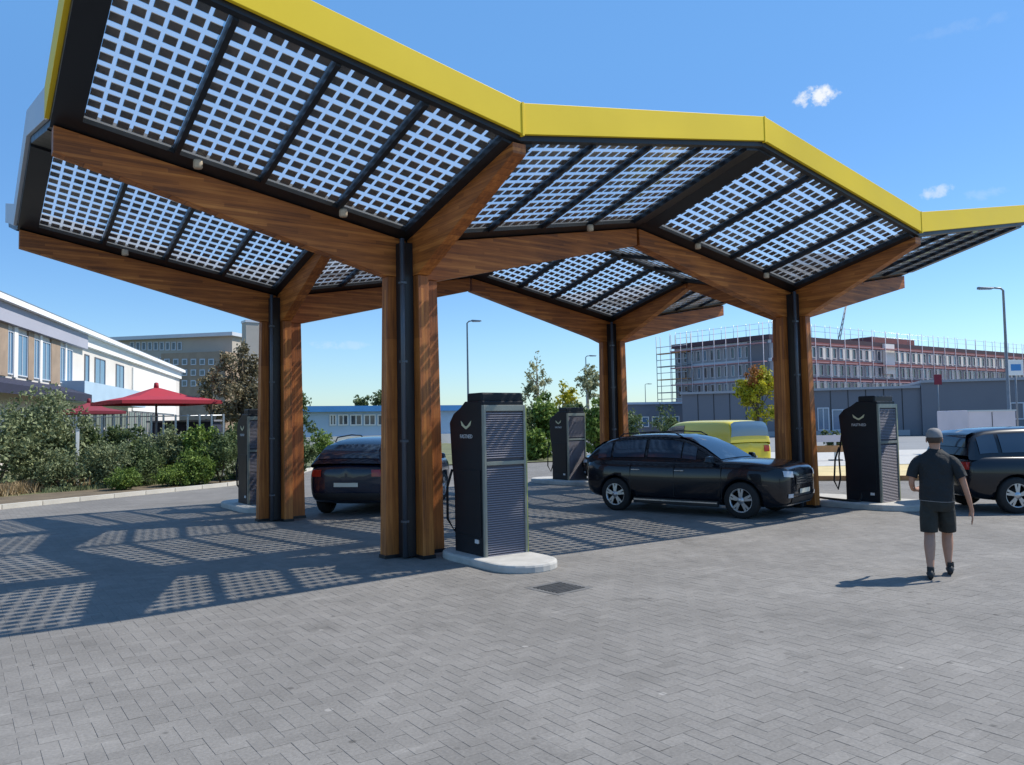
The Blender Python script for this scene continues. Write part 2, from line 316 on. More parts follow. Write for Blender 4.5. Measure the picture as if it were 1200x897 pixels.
# ------------------------------------------------------------------ mesh builder
class MB:
    def __init__(s): s.v = []; s.f = []; s.m = []; s.mats = []; s.sm = []
    def mi(s, name):
        if name not in s.mats: s.mats.append(name)
        return s.mats.index(name)
    def add(s, vs, fs, m, smooth=False):
        o = len(s.v); s.v += [tuple(v) for v in vs]; k = s.mi(m)
        for f in fs: s.f.append(tuple(o+i for i in f)); s.m.append(k); s.sm.append(smooth)
        return s
    def box(s, lo, hi, m, rz=0, c=None):
        x0, y0, z0 = lo; x1, y1, z1 = hi
        vs = [(x0,y0,z0),(x1,y0,z0),(x1,y1,z0),(x0,y1,z0),(x0,y0,z1),(x1,y0,z1),(x1,y1,z1),(x0,y1,z1)]
        if rz:
            cx, cy = c if c else (0, 0); co, si = math.cos(rz), math.sin(rz)
            vs = [(cx+(x-cx)*co-(y-cy)*si, cy+(x-cx)*si+(y-cy)*co, z) for x, y, z in vs]
        return s.add(vs, [(0,3,2,1),(4,5,6,7),(0,1,5,4),(1,2,6,5),(2,3,7,6),(3,0,4,7)], m)
    def hexa(s, b4, t4, m):
        return s.add(list(b4)+list(t4), [(0,3,2,1),(4,5,6,7),(0,1,5,4),(1,2,6,5),(2,3,7,6),(3,0,4,7)], m)
    def prism(s, poly, d0, d1, axis, m):
        """poly in the two axes other than axis, pushed along axis"""
        n = len(poly); vs = []
        for d in (d0, d1):
            for a, b in poly:
                p = [a, b]; p.insert(axis, d); vs.append(tuple(p))
        fs = [tuple(range(n))[::-1], tuple(range(n, 2*n))] + [(i, (i+1) % n, n+(i+1) % n, n+i) for i in range(n)]
        return s.add(vs, fs, m)
    def tube(s, pts, r, m, n=8, caps=True, smooth=True):
        pts = [Vector(p) for p in pts]; rings = []
        rs = r if isinstance(r, (list, tuple)) else [r]*len(pts)
        u = None
        for i, p in enumerate(pts):
            t = (pts[min(i+1, len(pts)-1)] - pts[max(i-1, 0)]).normalized()
            if u is None:
                a = Vector((0, 0, 1)) if abs(t.z) < .9 else Vector((1, 0, 0)); u = t.cross(a).normalized()
            else: u = (u - t*u.dot(t)).normalized()
            w = t.cross(u).normalized()
            rings.append([p + (u*math.cos(2*PI*k/n) + w*math.sin(2*PI*k/n))*rs[i] for k in range(n)])
        vs = [v for rg in rings for v in rg]
        fs = [(i*n+k, i*n+(k+1) % n, (i+1)*n+(k+1) % n, (i+1)*n+k) for i in range(len(pts)-1) for k in range(n)]
        if caps: fs += [tuple(range(n))[::-1], tuple((len(pts)-1)*n+k for k in range(n))]
        return s.add(vs, fs, m, smooth)
    def lathe(s, prof, m, n=24, axis='z', c=(0, 0, 0), smooth=True):
        """prof: (radius, height) pairs"""
        vs = []
        for (r, h) in prof:
            for k in range(n):
                a = 2*PI*k/n; x, y = r*math.cos(a), r*math.sin(a)
                p = (x, y, h) if axis == 'z' else ((x, h, y) if axis == 'y' else (h, x, y))
                vs.append((p[0]+c[0], p[1]+c[1], p[2]+c[2]))
        fs = [(i*n+k, i*n+(k+1) % n, (i+1)*n+(k+1) % n, (i+1)*n+k) for i in range(len(prof)-1) for k in range(n)]
        return s.add(vs, fs, m, smooth)
    def build(s, name, parent=None, loc=None, rz=0, bevel=0, seg=2):
        me = bpy.data.meshes.new(name); me.from_pydata(s.v, [], s.f)
        for k in s.mats: me.materials.append(MATS[k])
        me.polygons.foreach_set('material_index', s.m); me.polygons.foreach_set('use_smooth', s.sm)
        bm = bmesh.new(); bm.from_mesh(me); bmesh.ops.recalc_face_normals(bm, faces=bm.faces); bm.to_mesh(me); bm.free()
        o = bpy.data.objects.new(name, me); COL.objects.link(o)
        if parent: o.parent = parent
        if loc is not None: o.location = loc
        if rz: o.rotation_euler.z = rz
        if bevel:
            md = o.modifiers.new('bevel', 'BEVEL'); md.width = bevel; md.segments = seg; md.limit_method = 'ANGLE'; md.angle_limit = R(35)
        return o

def tag(o, label=None, cat=None, group=None, kind=None):
    if label: o['label'] = label
    if cat: o['category'] = cat
    if group: o['group'] = group
    if kind: o['kind'] = kind
    return o
def thing(name, label, cat, loc=(0, 0, 0), rz=0, group=None):
    o = bpy.data.objects.new(name, None); COL.objects.link(o); o.location = loc; o.rotation_euler.z = rz
    o.empty_display_size = .2
    return tag(o, label, cat, group)
def copy_tree(o, parent=None):
    c = o.copy(); COL.objects.link(c)
    if parent: c.parent = parent
    for ch in list(o.children): copy_tree(ch, c)
    return c
def sheet(name, poly, z, m, kind='structure'):
    me = MB(); me.add([(x, y, z) for x, y in poly], [tuple(range(len(poly)))], m)
    return tag(me.build(name), kind=kind)
#MARK_GROUND
# ------------------------------------------------------------------ ground
U, V, Z0, SA, SB = 4.5123, 2.7624, 4.4963, .1785, .2417
KERB = [(-22, 3.55), (-4.4, 12.4), (1.67, 15.46), (4.2, 17.6), (6.9, 21.8)]
gm = MB(); gm.add([(-3000, -3000, -.06), (3000, -3000, -.06), (3000, 3000, -.06), (-3000, 3000, -.06)], [(0, 1, 2, 3)], 'grass_ground')
tag(gm.build('ground'), kind='structure')
sheet('road', [(-60, -60), (140, -60), (140, 90), (-60, 90)], -.030, 'asphalt')
pav = MB(); pav.add([(x, y, -.0030) for x, y in [(-40, -40), (30, -40), (30, 2.0), (17.2, 9.0), (20, 17.2)] + [(6.9, 21.8), (4.2, 17.6), (1.67, 15.46), (-4.4, 12.4), (-22, 3.55), (-40, -5.5)]], [tuple(range(11))], 'paving_far')
paving = tag(pav.build('paving'), kind='structure')

# herringbone stones, 20 x 10 cm, laid parallel to the canopy
def paver_mesh(w, h):
    g, bv = .0008, .0022
    a, c = w/2-g, h/2-g
    vs = [(-a, -c, -.0013), (a, -c, -.0013), (a, c, -.0013), (-a, c, -.0013)] + [(-a+bv, -c+bv, 0), (a-bv, -c+bv, 0), (a-bv, c-bv, 0), (-a+bv, c-bv, 0)]
    return np.array(vs), [(4, 5, 6, 7), (0, 1, 5, 4), (1, 2, 6, 5), (2, 3, 7, 6), (3, 0, 4, 7)]
stones = []
S = .1
for i in range(-160, 260):
    for j in range(-120, 210):
        c = (i-j) % 4
        if c == 0: x, y, o_ = (i+1)*S, (j+.5)*S, 0
        elif c == 3: x, y, o_ = (i+.5)*S, (j+1)*S, 1
        else: continue
        dx, dy = x-CX, y-CY
        D = dx*fw0.x + dy*fw0.y; X = dx*rt0.x + dy*rt0.y
        if D < 3.6 or D > 17.5 or abs(X) > .69*D + .5: continue
        if y > 12.2 + .5*(x+4.4) - .25: continue
        if abs(x-.18) < .3 and abs(y+3.07) < .3: continue
        row = 448.5 + FPX*math.tan(math.atan(HC/D)-PITCH) if True else 0
        inview = abs(X) < .653*D and D > 4.05
        stones.append((0 if inview else 1, D, x, y, o_))
stones.sort()
protos = []
for k in range(8):
    vs, fs = paver_mesh(.2, .1); me = bpy.data.meshes.new('paver'); me.from_pydata(vs.tolist(), [], fs); me.materials.append(MATS['paver'])
    at = me.attributes.new('tone', 'FLOAT', 'POINT'); at.data.foreach_set('value', [k/7]*8); protos.append(me)
NP_ = 300
for (_, D, x, y, o_) in stones[:NP_]:
    o = bpy.data.objects.new('paver', random.choice(protos)); COL.objects.link(o); o.parent = paving
    o.location = (x, y, random.uniform(-.0012, .0008)); o.rotation_euler = (random.uniform(-.004, .004), random.uniform(-.004, .004), (PI/2 if o_ else 0) + random.uniform(-.006, .006))
rest = stones[NP_:]
def pack(vlist, flist, name, mname, tones, parent=None):
    """vlist: (n,k,3) vertices of n copies, flist: faces of one copy (quads)"""
    n, k = vlist.shape[:2]; fa = np.array(flist); F_ = (fa[None] + (np.arange(n)*k)[:, None, None]).reshape(-1, fa.shape[1])
    me = bpy.data.meshes.new(name); me.vertices.add(n*k); me.vertices.foreach_set('co', vlist.reshape(-1).astype(np.float32))
    q = fa.shape[1]; me.loops.add(F_.size); me.loops.foreach_set('vertex_index', F_.reshape(-1).astype(np.int32))
    me.polygons.add(len(F_)); me.polygons.foreach_set('loop_start', (np.arange(len(F_))*q).astype(np.int32))
    try: me.polygons.foreach_set('loop_total', np.full(len(F_), q, np.int32))
    except Exception: pass
    me.update(calc_edges=True); me.validate(); me.shade_flat()
    at = me.attributes.new('tone', 'FLOAT', 'POINT'); at.data.foreach_set('value', np.repeat(tones, k).astype(np.float32))
    me.materials.append(MATS[mname]); o = bpy.data.objects.new(name, me); COL.objects.link(o)
    if parent: o.parent = parent
    return o
h_, hf = paver_mesh(.2, .1); v_ = h_[:, [1, 0, 2]].copy(); v_ = np.stack([-h_[:, 1], h_[:, 0], h_[:, 2]], 1)
arr = np.array([(x, y, RNG.uniform(-.0012, .0008)) for (_, D, x, y, o_) in rest]); oo = np.array([o_ for (*_, o_) in rest])
VV = np.where(oo[:, None, None] == 0, h_[None], v_[None]) + arr[:, None, :]
tag(pack(VV, hf, 'paver_field', 'paver', RNG.random(len(rest)), paving), kind='stuff')

# kerb stones along the planting bed, one by one
kerb = thing('kerb', 'pale kerb of concrete stones along the shrub bed on the left', 'kerb')
kp = MB(); kp.prism([(-.06, 0), (.06, 0), (.06, .10), (.045, .12), (-.06, .12)], -.49, .49, 0, 'kerb_stone')
k0 = None; cum = 0
for a, b_ in zip(KERB[:-1], KERB[1:]):
    a = Vector(a); b_ = Vector(b_); d = b_-a; n_ = max(1, round(d.length)); ang = math.atan2(d.y, d.x)
    for q in range(n_):
        c = a + d*((q+.5)/n_)
        if c.x < -11: continue
        if k0 is None: k0 = kp.build('kerb_stone', kerb, bevel=0); o = k0
        else: o = k0.copy(); COL.objects.link(o)
        o.location = (c.x, c.y, -.01+random.uniform(-.004, .004)); o.rotation_euler.z = ang+random.uniform(-.008, .008); o.scale.x = d.length/n_
# bed and further grounds
sheet('planting_bed', [(x-.02, y+.07) for x, y in KERB] + [(20.1, 17.3), (34, 60), (-60, 60), (-60, 3)], .035, 'grass_ground')
sheet('bare_soil', [(x-.02, y+.07) for x, y in KERB] + [(4.6, 23.2), (2.2, 19.6), (.2, 18.0), (-5.8, 15.2), (-23, 6.5)], .040, 'soil')
sheet('sand_verge', [tuple(P(930, 23.0)[:2]), tuple(P(1300, 21.5)[:2]), tuple(P(1300, 30)[:2]), tuple(P(880, 29)[:2])], .010, 'sand')
sheet('pavement', [tuple(P(730, 26)[:2]), tuple(P(900, 29.2)[:2]), tuple(P(1400, 31)[:2]), tuple(P(1400, 42)[:2]), tuple(P(700, 42)[:2])], .004, 'concrete')
#MARK_CANOPY
# ------------------------------------------------------------------ solar canopy
canopy = thing('solar_canopy', 'large timber charging station canopy with zigzag solar glass roof and yellow edge, on four columns', 'canopy')
def zpl(u, v): return Z0 + SA*u + SB*v
def member(mb, cx, cy, su, sv, u0, u1, v0, v1, lo, hi, m):
    """skewed bar on a roof plane; lo/hi = offsets below and above the plane"""
    q = [(u0, v0), (u1, v0), (u1, v1), (u0, v1)]
    mb.hexa([(cx+su*u, cy+sv*v, zpl(u, v)+lo) for u, v in q], [(cx+su*u, cy+sv*v, zpl(u, v)+hi) for u, v in q], m)
UB, UE, VB, VE, MUL = .22, .29, .29, .07, .055
pw = (U-UB-UE-3*MUL)/4
ncell = 0
def cell_verts(su, sv, u0, v0):
    cu, cv = pw/6, (V-VB-VE)/12; out_ = []
    for i in range(6):
        for j in range(12):
            a0 = u0+cu*(i+.12); a1 = u0+cu*(i+.88); b0 = v0+cv*(j+.19); b1 = v0+cv*(j+.81)
            out_.append((a0, a1, b0, b1))
    return out_
def cell_box(su, sv, q, cx, cy, org=(0, 0, 0)):
    a0, a1, b0, b1 = q; c4 = [(a0, b0), (a1, b0), (a1, b1), (a0, b1)]
    lo = [(cx+su*u-org[0], cy+sv*v-org[1], zpl(u, v)+.004-org[2]) for u, v in c4]; hi = [(x, y, z+.004) for x, y, z in lo]
    return lo+hi
CF = [(0,3,2,1),(4,5,6,7),(0,1,5,4),(1,2,6,5),(2,3,7,6),(3,0,4,7)]
for ci in (0, 1):
    for cj in (0, 1):
        cx, cy = 2*U*ci, 2*V*cj
        # column: steel core, four timber arms, rain pipes
        core = MB(); core.box((-.105, -.105, 0), (.105, .105, Z0-.12), 'steel_black')
        core = core.build('column', canopy, (cx, cy, 0))
        for ax, sg in ((0, -1), (1, -1), (0, 1), (1, 1)):
            a = MB(); zt = 3.93
            l0, l1 = .47, .40
            w = .085
            def pt(r, s_, z): return (sg*r, s_, z) if ax == 0 else (s_, sg*r, z)
            a.hexa([pt(.108, -w, .02), pt(l0, -w, .02), pt(l0, w, .02), pt(.108, w, .02)], [pt(.108, -w, zt), pt(l1, -w, zt), pt(l1, w, zt), pt(.108, w, zt)], 'wood_post_y' if ax == 0 else 'wood_post_x')
            a.build('timber_post', core, bevel=.008)
            sh = MB(); sh.hexa([pt(.10, -w-.012, 0), pt(l0+.012, -w-.012, 0), pt(l0+.012, w+.012, 0), pt(.10, w+.012, 0)], [pt(.10, -w-.012, .05), pt(l0+.012, -w-.012, .05), pt(l0+.012, w+.012, .05), pt(.10, w+.012, .05)], 'steel_black')
            sh.build('base_shoe', core)
        for (px_, py_) in ((-.185, -.185),):
            pm = MB(); pm.box((px_-.085, py_-.085, .02), (px_+.095, py_+.095, Z0-.10), 'steel_black'); pm.build('pipe_casing', core, bevel=.006)
            pm = MB(); pm.tube([(px_-.085, py_-.105, .03), (px_-.085, py_-.105, 3.0), (px_-.085, py_-.105, Z0-.06)], .036, 'pipe_grey', 10)
            pm.build('rain_pipe', core)
            pm = MB()
            for zc in (.5, 1.6, 2.7, 3.8): pm.box((px_-.128, py_-.148, zc), (px_-.042, py_-.06, zc+.03), 'pipe_grey')
            pm.build('pipe_clamp', core)
        # beams
        for ax, sg, L, sl, tip in ((0, -1, U, SA, .30), (0, 1, U, SA, .30), (1, -1, V, SB, .13), (1, 1, V, SB, .16)):
            r0, r1, r2 = .108, .41, L-.03
            w = .095
            top = lambda r: Z0 + sl*r - .055
            prof = [(r0, 3.935), (r1, 3.935), (r2, top(r2)-tip), (r2, top(r2)), (r0, top(r0))]
            b_ = MB()
            if ax == 0: b_.prism([(sg*r, z) for r, z in prof], -w, w, 1, 'wood_x')
            else: b_.prism([(sg*r, z) for r, z in prof], -w, w, 0, 'wood_y')
            b_.build('timber_beam', canopy, (cx, cy, 0), bevel=.008)
        # four roof planes
        for su in (-1, 1):
            for sv in (-1, 1):
                fr = MB()
                member(fr, cx, cy, su, sv, 0.002, U-.002, 0.002, VB, -.055, .06, 'steel_black')
                member(fr, cx, cy, su, sv, 0.002, U-.002, V-VE, V-.002, -.045, .06, 'steel_black')
                member(fr, cx, cy, su, sv, 0.002, UB, VB, V-VE, -.075, .06, 'steel_black')
                member(fr, cx, cy, su, sv, U-UE, U-.002, VB, V-VE, -.075, .06, 'steel_black')
                frame = fr.build('roof_frame', canopy)
                for k in range(3):
                    u0 = UB + (k+1)*pw + k*MUL
                    mb = MB(); member(mb, cx, cy, su, sv, u0, u0+MUL, VB, V-VE, -.07, .05, 'steel_black'); mb.build('glazing_bar', frame)
                near = ci == 0 and cj == 0 and su == -1 and sv == -1
                for k in range(4):
                    u0 = UB + k*(pw+MUL)
                    gl = MB(); q = [(u0, VB), (u0+pw, VB), (u0+pw, V-VE), (u0, V-VE)]
                    gl.add([(cx+su*u, cy+sv*v, zpl(u, v)) for u, v in q], [(0, 1, 2, 3)], 'pv_glass')
                    panel = gl.build('solar_panel', canopy)
                    qs = cell_verts(su, sv, u0, VB)
                    if near:
                        proto = None
                        for qq in qs:
                            org = (cx+su*qq[0], cy+sv*qq[2], zpl(qq[0], qq[2]))
                            if proto is None:
                                me = bpy.data.meshes.new('solar_cell'); me.from_pydata(cell_box(su, sv, qq, cx, cy, org), [], CF); me.materials.append(MATS['cell']); proto = me
                            o = bpy.data.objects.new('solar_cell', proto); COL.objects.link(o); o.parent = panel; o.location = org
                    else:
                        o = pack(np.array([cell_box(su, sv, qq, cx, cy) for qq in qs]), CF, 'solar_cells', 'cell', RNG.random(72), panel); o['kind'] = 'stuff'
# fascia panels
def fascia(p0, p1, z0_, z1_, nrm, m, name='fascia_panel', h=.37, t=.05, drop=.02):
    """upright panel following the sloping roof edge between p0 and p1"""
    n = Vector(nrm); mb = MB()
    a, b_ = Vector((*p0, 0)), Vector((*p1, 0))
    q = [(a, z0_), (b_, z1_)]
    bot = [(a.x, a.y, z0_+drop), (b_.x, b_.y, z1_+drop), (b_.x+n.x*t, b_.y+n.y*t, z1_+drop), (a.x+n.x*t, a.y+n.y*t, z0_+drop)]
    mb.hexa(bot, [(x, y, z+h) for x, y, z in bot], m)
    return mb.build(name, canopy, bevel=.004)
for ci in (0, 1):
    for su in (-1, 1):
        e_ = .012
        x0, x1 = 2*U*ci+su*e_, 2*U*ci+su*(U-.004)
        if ci == 0 and su == -1: x1 = -U-.05
        if ci == 1 and su == 1: x1 = 3*U+.05
        fascia((x0, -V-.002), (x1, -V-.002), zpl(0, V), zpl(U, V), (0, -1, 0), 'yellow_panel')
        fascia((x0, 3*V+.002), (x1, 3*V+.002), zpl(0, V), zpl(U, V), (0, 1, 0), 'grey_panel')
for cj in (0, 1):
    for sv in (-1, 1):
        y0, y1 = 2*V*cj+sv*.012, 2*V*cj+sv*(V-.004)
        mm_ = 'yellow_panel' if (cj == 0 and sv == -1) else 'grey_panel'
        fascia((-U-.002, y0), (-U-.002, y1), zpl(U, 0), zpl(U, V), (-1, 0, 0), mm_)
        fascia((3*U+.002, y0), (3*U+.002, y1), zpl(U, 0), zpl(U, V), (1, 0, 0), mm_)
# joint strips at the fascia folds
for x, zz in ((0, zpl(0, V)), (U, zpl(U, V)), (2*U, zpl(0, V))):
    mb = MB(); mb.box((x-.014, -V-.060, zz+.0), (x+.014, -V-.004, zz+.395), 'yellow_panel'); mb.build('joint_strip', canopy)
# small round lights under the roof
for (cx, cy, u, v, su, sv) in ((0, 0, 3.0, .18, -1, -1), (0, 0, 1.15, .18, -1, -1), (0, 2*V, 2.9, .18, -1, -1), (2*U, 0, 1.2, .18, -1, -1), (2*U, 0, 3.2, .18, -1, -1), (0, 0, 3.2, .18, 1, -1)):
    mb = MB(); x, y, z = cx+su*u, cy+sv*(v+.13), zpl(u, v+.13)-.06
    mb.lathe([(0, 0), (.05, 0), (.055, -.03), (.055, -.085), (.045, -.10), (0, -.10)], 'lamp_tan', 16, c=(x, y, z)); mb.build('spotlight', canopy)

#MARK_CHARGER
# ------------------------------------------------------------------ chargers and islands
def island(name, label, cx, cy, x0, x1, y0, y1, z=.12):
    mb = MB(); r = (x1-x0)/2; xm = (x0+x1)/2; poly = []
    for k in range(13): a = PI + PI*k/12; poly.append((xm+r*math.cos(a), y0+r+r*math.sin(a)))
    for k in range(13): a = PI*k/12; poly.append((xm+r*math.cos(a), y1-r+r*math.sin(a)))
    mb.prism(poly, -.02, z, 2, 'concrete')
    o = mb.build(name, None, (cx, cy, 0), bevel=.03); tag(o, label, 'kerb island', 'concrete islands under the chargers'); return o
def wing(mb, x, y, z, w, m):
    """two swept leaf strokes meeting at the bottom, standing on the -x face"""
    for s in (-1, 1):
        pts = []
        for k in range(9):
            t = k/8; pts.append((s*w*.5*(1-t)**.8, w*.30*(1-t)**1.2*(1+.15*math.sin(PI*t))))
        low = [(s*w*.02, -w*.14), (s*w*.20, -w*.05), (s*w*.42, w*.06)]
        poly = [(y+a, z+b) for a, b in pts + low]
        mb.prism(poly, x-.004, x+.002, 0, m)
    return mb
def text_part(name, txt, size, mname, parent, loc, rot, ext=.002):
    cu = bpy.data.curves.new(name, 'FONT'); cu.body = txt; cu.size = size; cu.align_x = 'CENTER'; cu.align_y = 'CENTER'; cu.extrude = ext; cu.resolution_u = 2
    o = bpy.data.objects.new(name, cu); COL.objects.link(o); dg = bpy.context.evaluated_depsgraph_get()
    me = bpy.data.meshes.new_from_object(o.evaluated_get(dg)); bpy.data.objects.remove(o); me.materials.clear(); me.materials.append(MATS[mname])
    o = bpy.data.objects.new(name, me); COL.objects.link(o); o.parent = parent; o.location = loc; o.rotation_euler = rot; return o
def charger(label, loc, rz=0):
    W_, D_, H_ = .68, .78, 2.14          # x, y, z; the badge side looks to -x, the louvred side to -y
    t = thing('ev_charger', label, 'charger', loc, rz, 'fast chargers under the canopy')
    b = MB()
    # body: leaning head with cut corner on the badge side (profile in x-z seen from -y is plain; in y-z it narrows at the foot)
    prof = [(.02, 0), (D_, 0), (D_, .95), (D_+.05, 1.12), (D_+.10, 1.72), (D_-.02, 1.98), (D_-.16, 2.06), (.0, 2.14), (.0, .0)]
    prof = [(0, 0), (D_-.04, 0), (D_-.04, .9), (D_+.02, 1.3), (D_+.07, 1.86), (D_-.04, 1.98), (D_-.22, 2.06), (D_-.34, 2.14), (0, 2.14)]
    b.prism(prof, 0, W_, 0, 'charger_black'); b.build('body', t, bevel=.02)
    b = MB(); b.box((.03, .06, 2.12), (W_+.03, D_-.36, 2.25), 'charger_black'); b.build('top_hood', t, bevel=.025)
    b = MB(); b.box((-.012, .03, .0), (W_-.0, .055, 0.02), 'trim_black')
    # recessed plinth
    b.box((.03, .02, -.03), (W_-.03, D_-.08, .0), 'trim_black'); b.build('plinth', t)
    # grille side: frame, two louvre fields
    f = MB(); z0, z1 = .03, 2.08
    for (a0, a1, c0, c1) in ((.0, .035, z0, z1), (W_-.035, W_, z0, z1), (.035, W_-.035, z0, z0+.045), (.035, W_-.035, z1-.08, z1), (.035, W_-.035, 1.285, 1.335)):
        f.box((a0, -.035, c0), (a1, -.001, c1), 'charger_frame')
    fr_ = f.build('grille_frame', t, bevel=.004)
    f = MB(); f.box((.035, -.004, z0+.045), (W_-.035, -.0015, z1-.08), 'grille_back'); f.build('grille_back', fr_)
    f = MB(); f.box((W_+.001, -.03, z0), (W_+.018, .0, z1), 'trim_lime'); f.box((-.0135, -.03, z0), (-.001, .0, z1), 'charger_frame'); f.build('edge_trim', t)
    slat = None
    n = 0; z = z0+.07
    while z < z1-.11:
        if not (1.25 < z < 1.36):
            if slat is None:
                s = MB(); s.prism([(-.026, 0), (-.006, .014), (-.006, .020), (-.026, .006)], .037, W_-.037, 0, 'grille_grey'); slat = s.build('slat', fr_, (0, 0, z)); 
            else:
                o = slat.copy(); COL.objects.link(o); o.location = (0, 0, z)
            n += 1
        z += .0305
    # badge side: screen, emblem, name line, socket door
    b = MB(); b.box((-.008, .12, 1.30), (-.0005, .60, 1.56), 'pane_dark'); b.build('screen', t, bevel=.004) if False else None
    b = MB(); wing(b, -.003, .40, 1.80, .26, 'logo_pale'); b.build('emblem', t)
    text_part('name_line', 'FASTNED', .075, 'logo_white', t, (-.004, .40, 1.665), (PI/2, 0, -PI/2))
    b = MB(); b.box((-.012, .06, .35), (-.0005, .66, 1.22), 'charger_black'); b.build('front_door', t, bevel=.006)
    b = MB(); b.box((-.018, .12, .26), (-.0005, .20, .31), 'logo_white'); b.build('socket_label', t)
    # cable on the far side with holster
    b = MB(); y = D_+.10
    b.tube([(W_*.45, y-.06, 1.55), (W_*.45, y+.10, 1.45), (W_*.4, y+.16, 1.0), (W_*.35, y+.12, .55), (W_*.25, y+.14, .32), (W_*.1, y+.16, .5), (W_*.05, y+.10, .95), (W_*.1, y+.02, 1.2)], .018, 'rubber', 8)
    b.build('cable', t)
    b = MB(); b.tube([(W_+.02, D_*.3, 2.1), (W_+.10, D_*.3, 2.05), (W_+.16, D_*.3, 1.8), (W_+.15, D_*.3, 1.2), (W_+.08, D_*.3, .5), (W_+.02, D_*.3, .3)], .018, 'rubber', 8); b.build('cable', t)
    return t
island('charger_island', 'pale concrete island around the nearest column and its charger', 0, 0, .14, 1.06, -2.25, -.25, .10)
island('charger_island', 'concrete island around the right hand column by the walking man', 2*U, 0, .3, 1.75, -2.2, .8)
island('charger_island', 'concrete island at the foot of the left rear column', 0, 2*V, -.25, .9, 1.3, 3.9)
island('charger_island', 'concrete island at the rear column behind the black car', 2*U, 2*V, .0, 1.3, 1.6, 4.2)
charger('tall black charger in front beside the nearest column, louvred grey side towards the camera', (.32, -1.36, .12-.12))
charger('black charger beside the walking man, right of the right hand column', (9.66, -1.45, 0))
charger('dark charger behind the left rear column, in front of the hedge', (.02, 7.75, 0))
charger('dark charger in the middle distance, left of the rear column', (9.35, 7.9, 0))
# gutter cover in the paving
dc = thing('drain_cover', 'small dark iron drain cover in the paving before the nearest charger', 'drain cover', (.18, -3.07, 0), .1)
b = MB(); b.box((-.27, -.27, -.006), (.27, .27, .001), 'concrete_dark'); b.build('rim', dc)
b = MB()
for k in range(7): b.box((-.21, -.205+k*.06, .001), (.21, -.165+k*.06, .006), 'iron')
b.build('grate', dc)
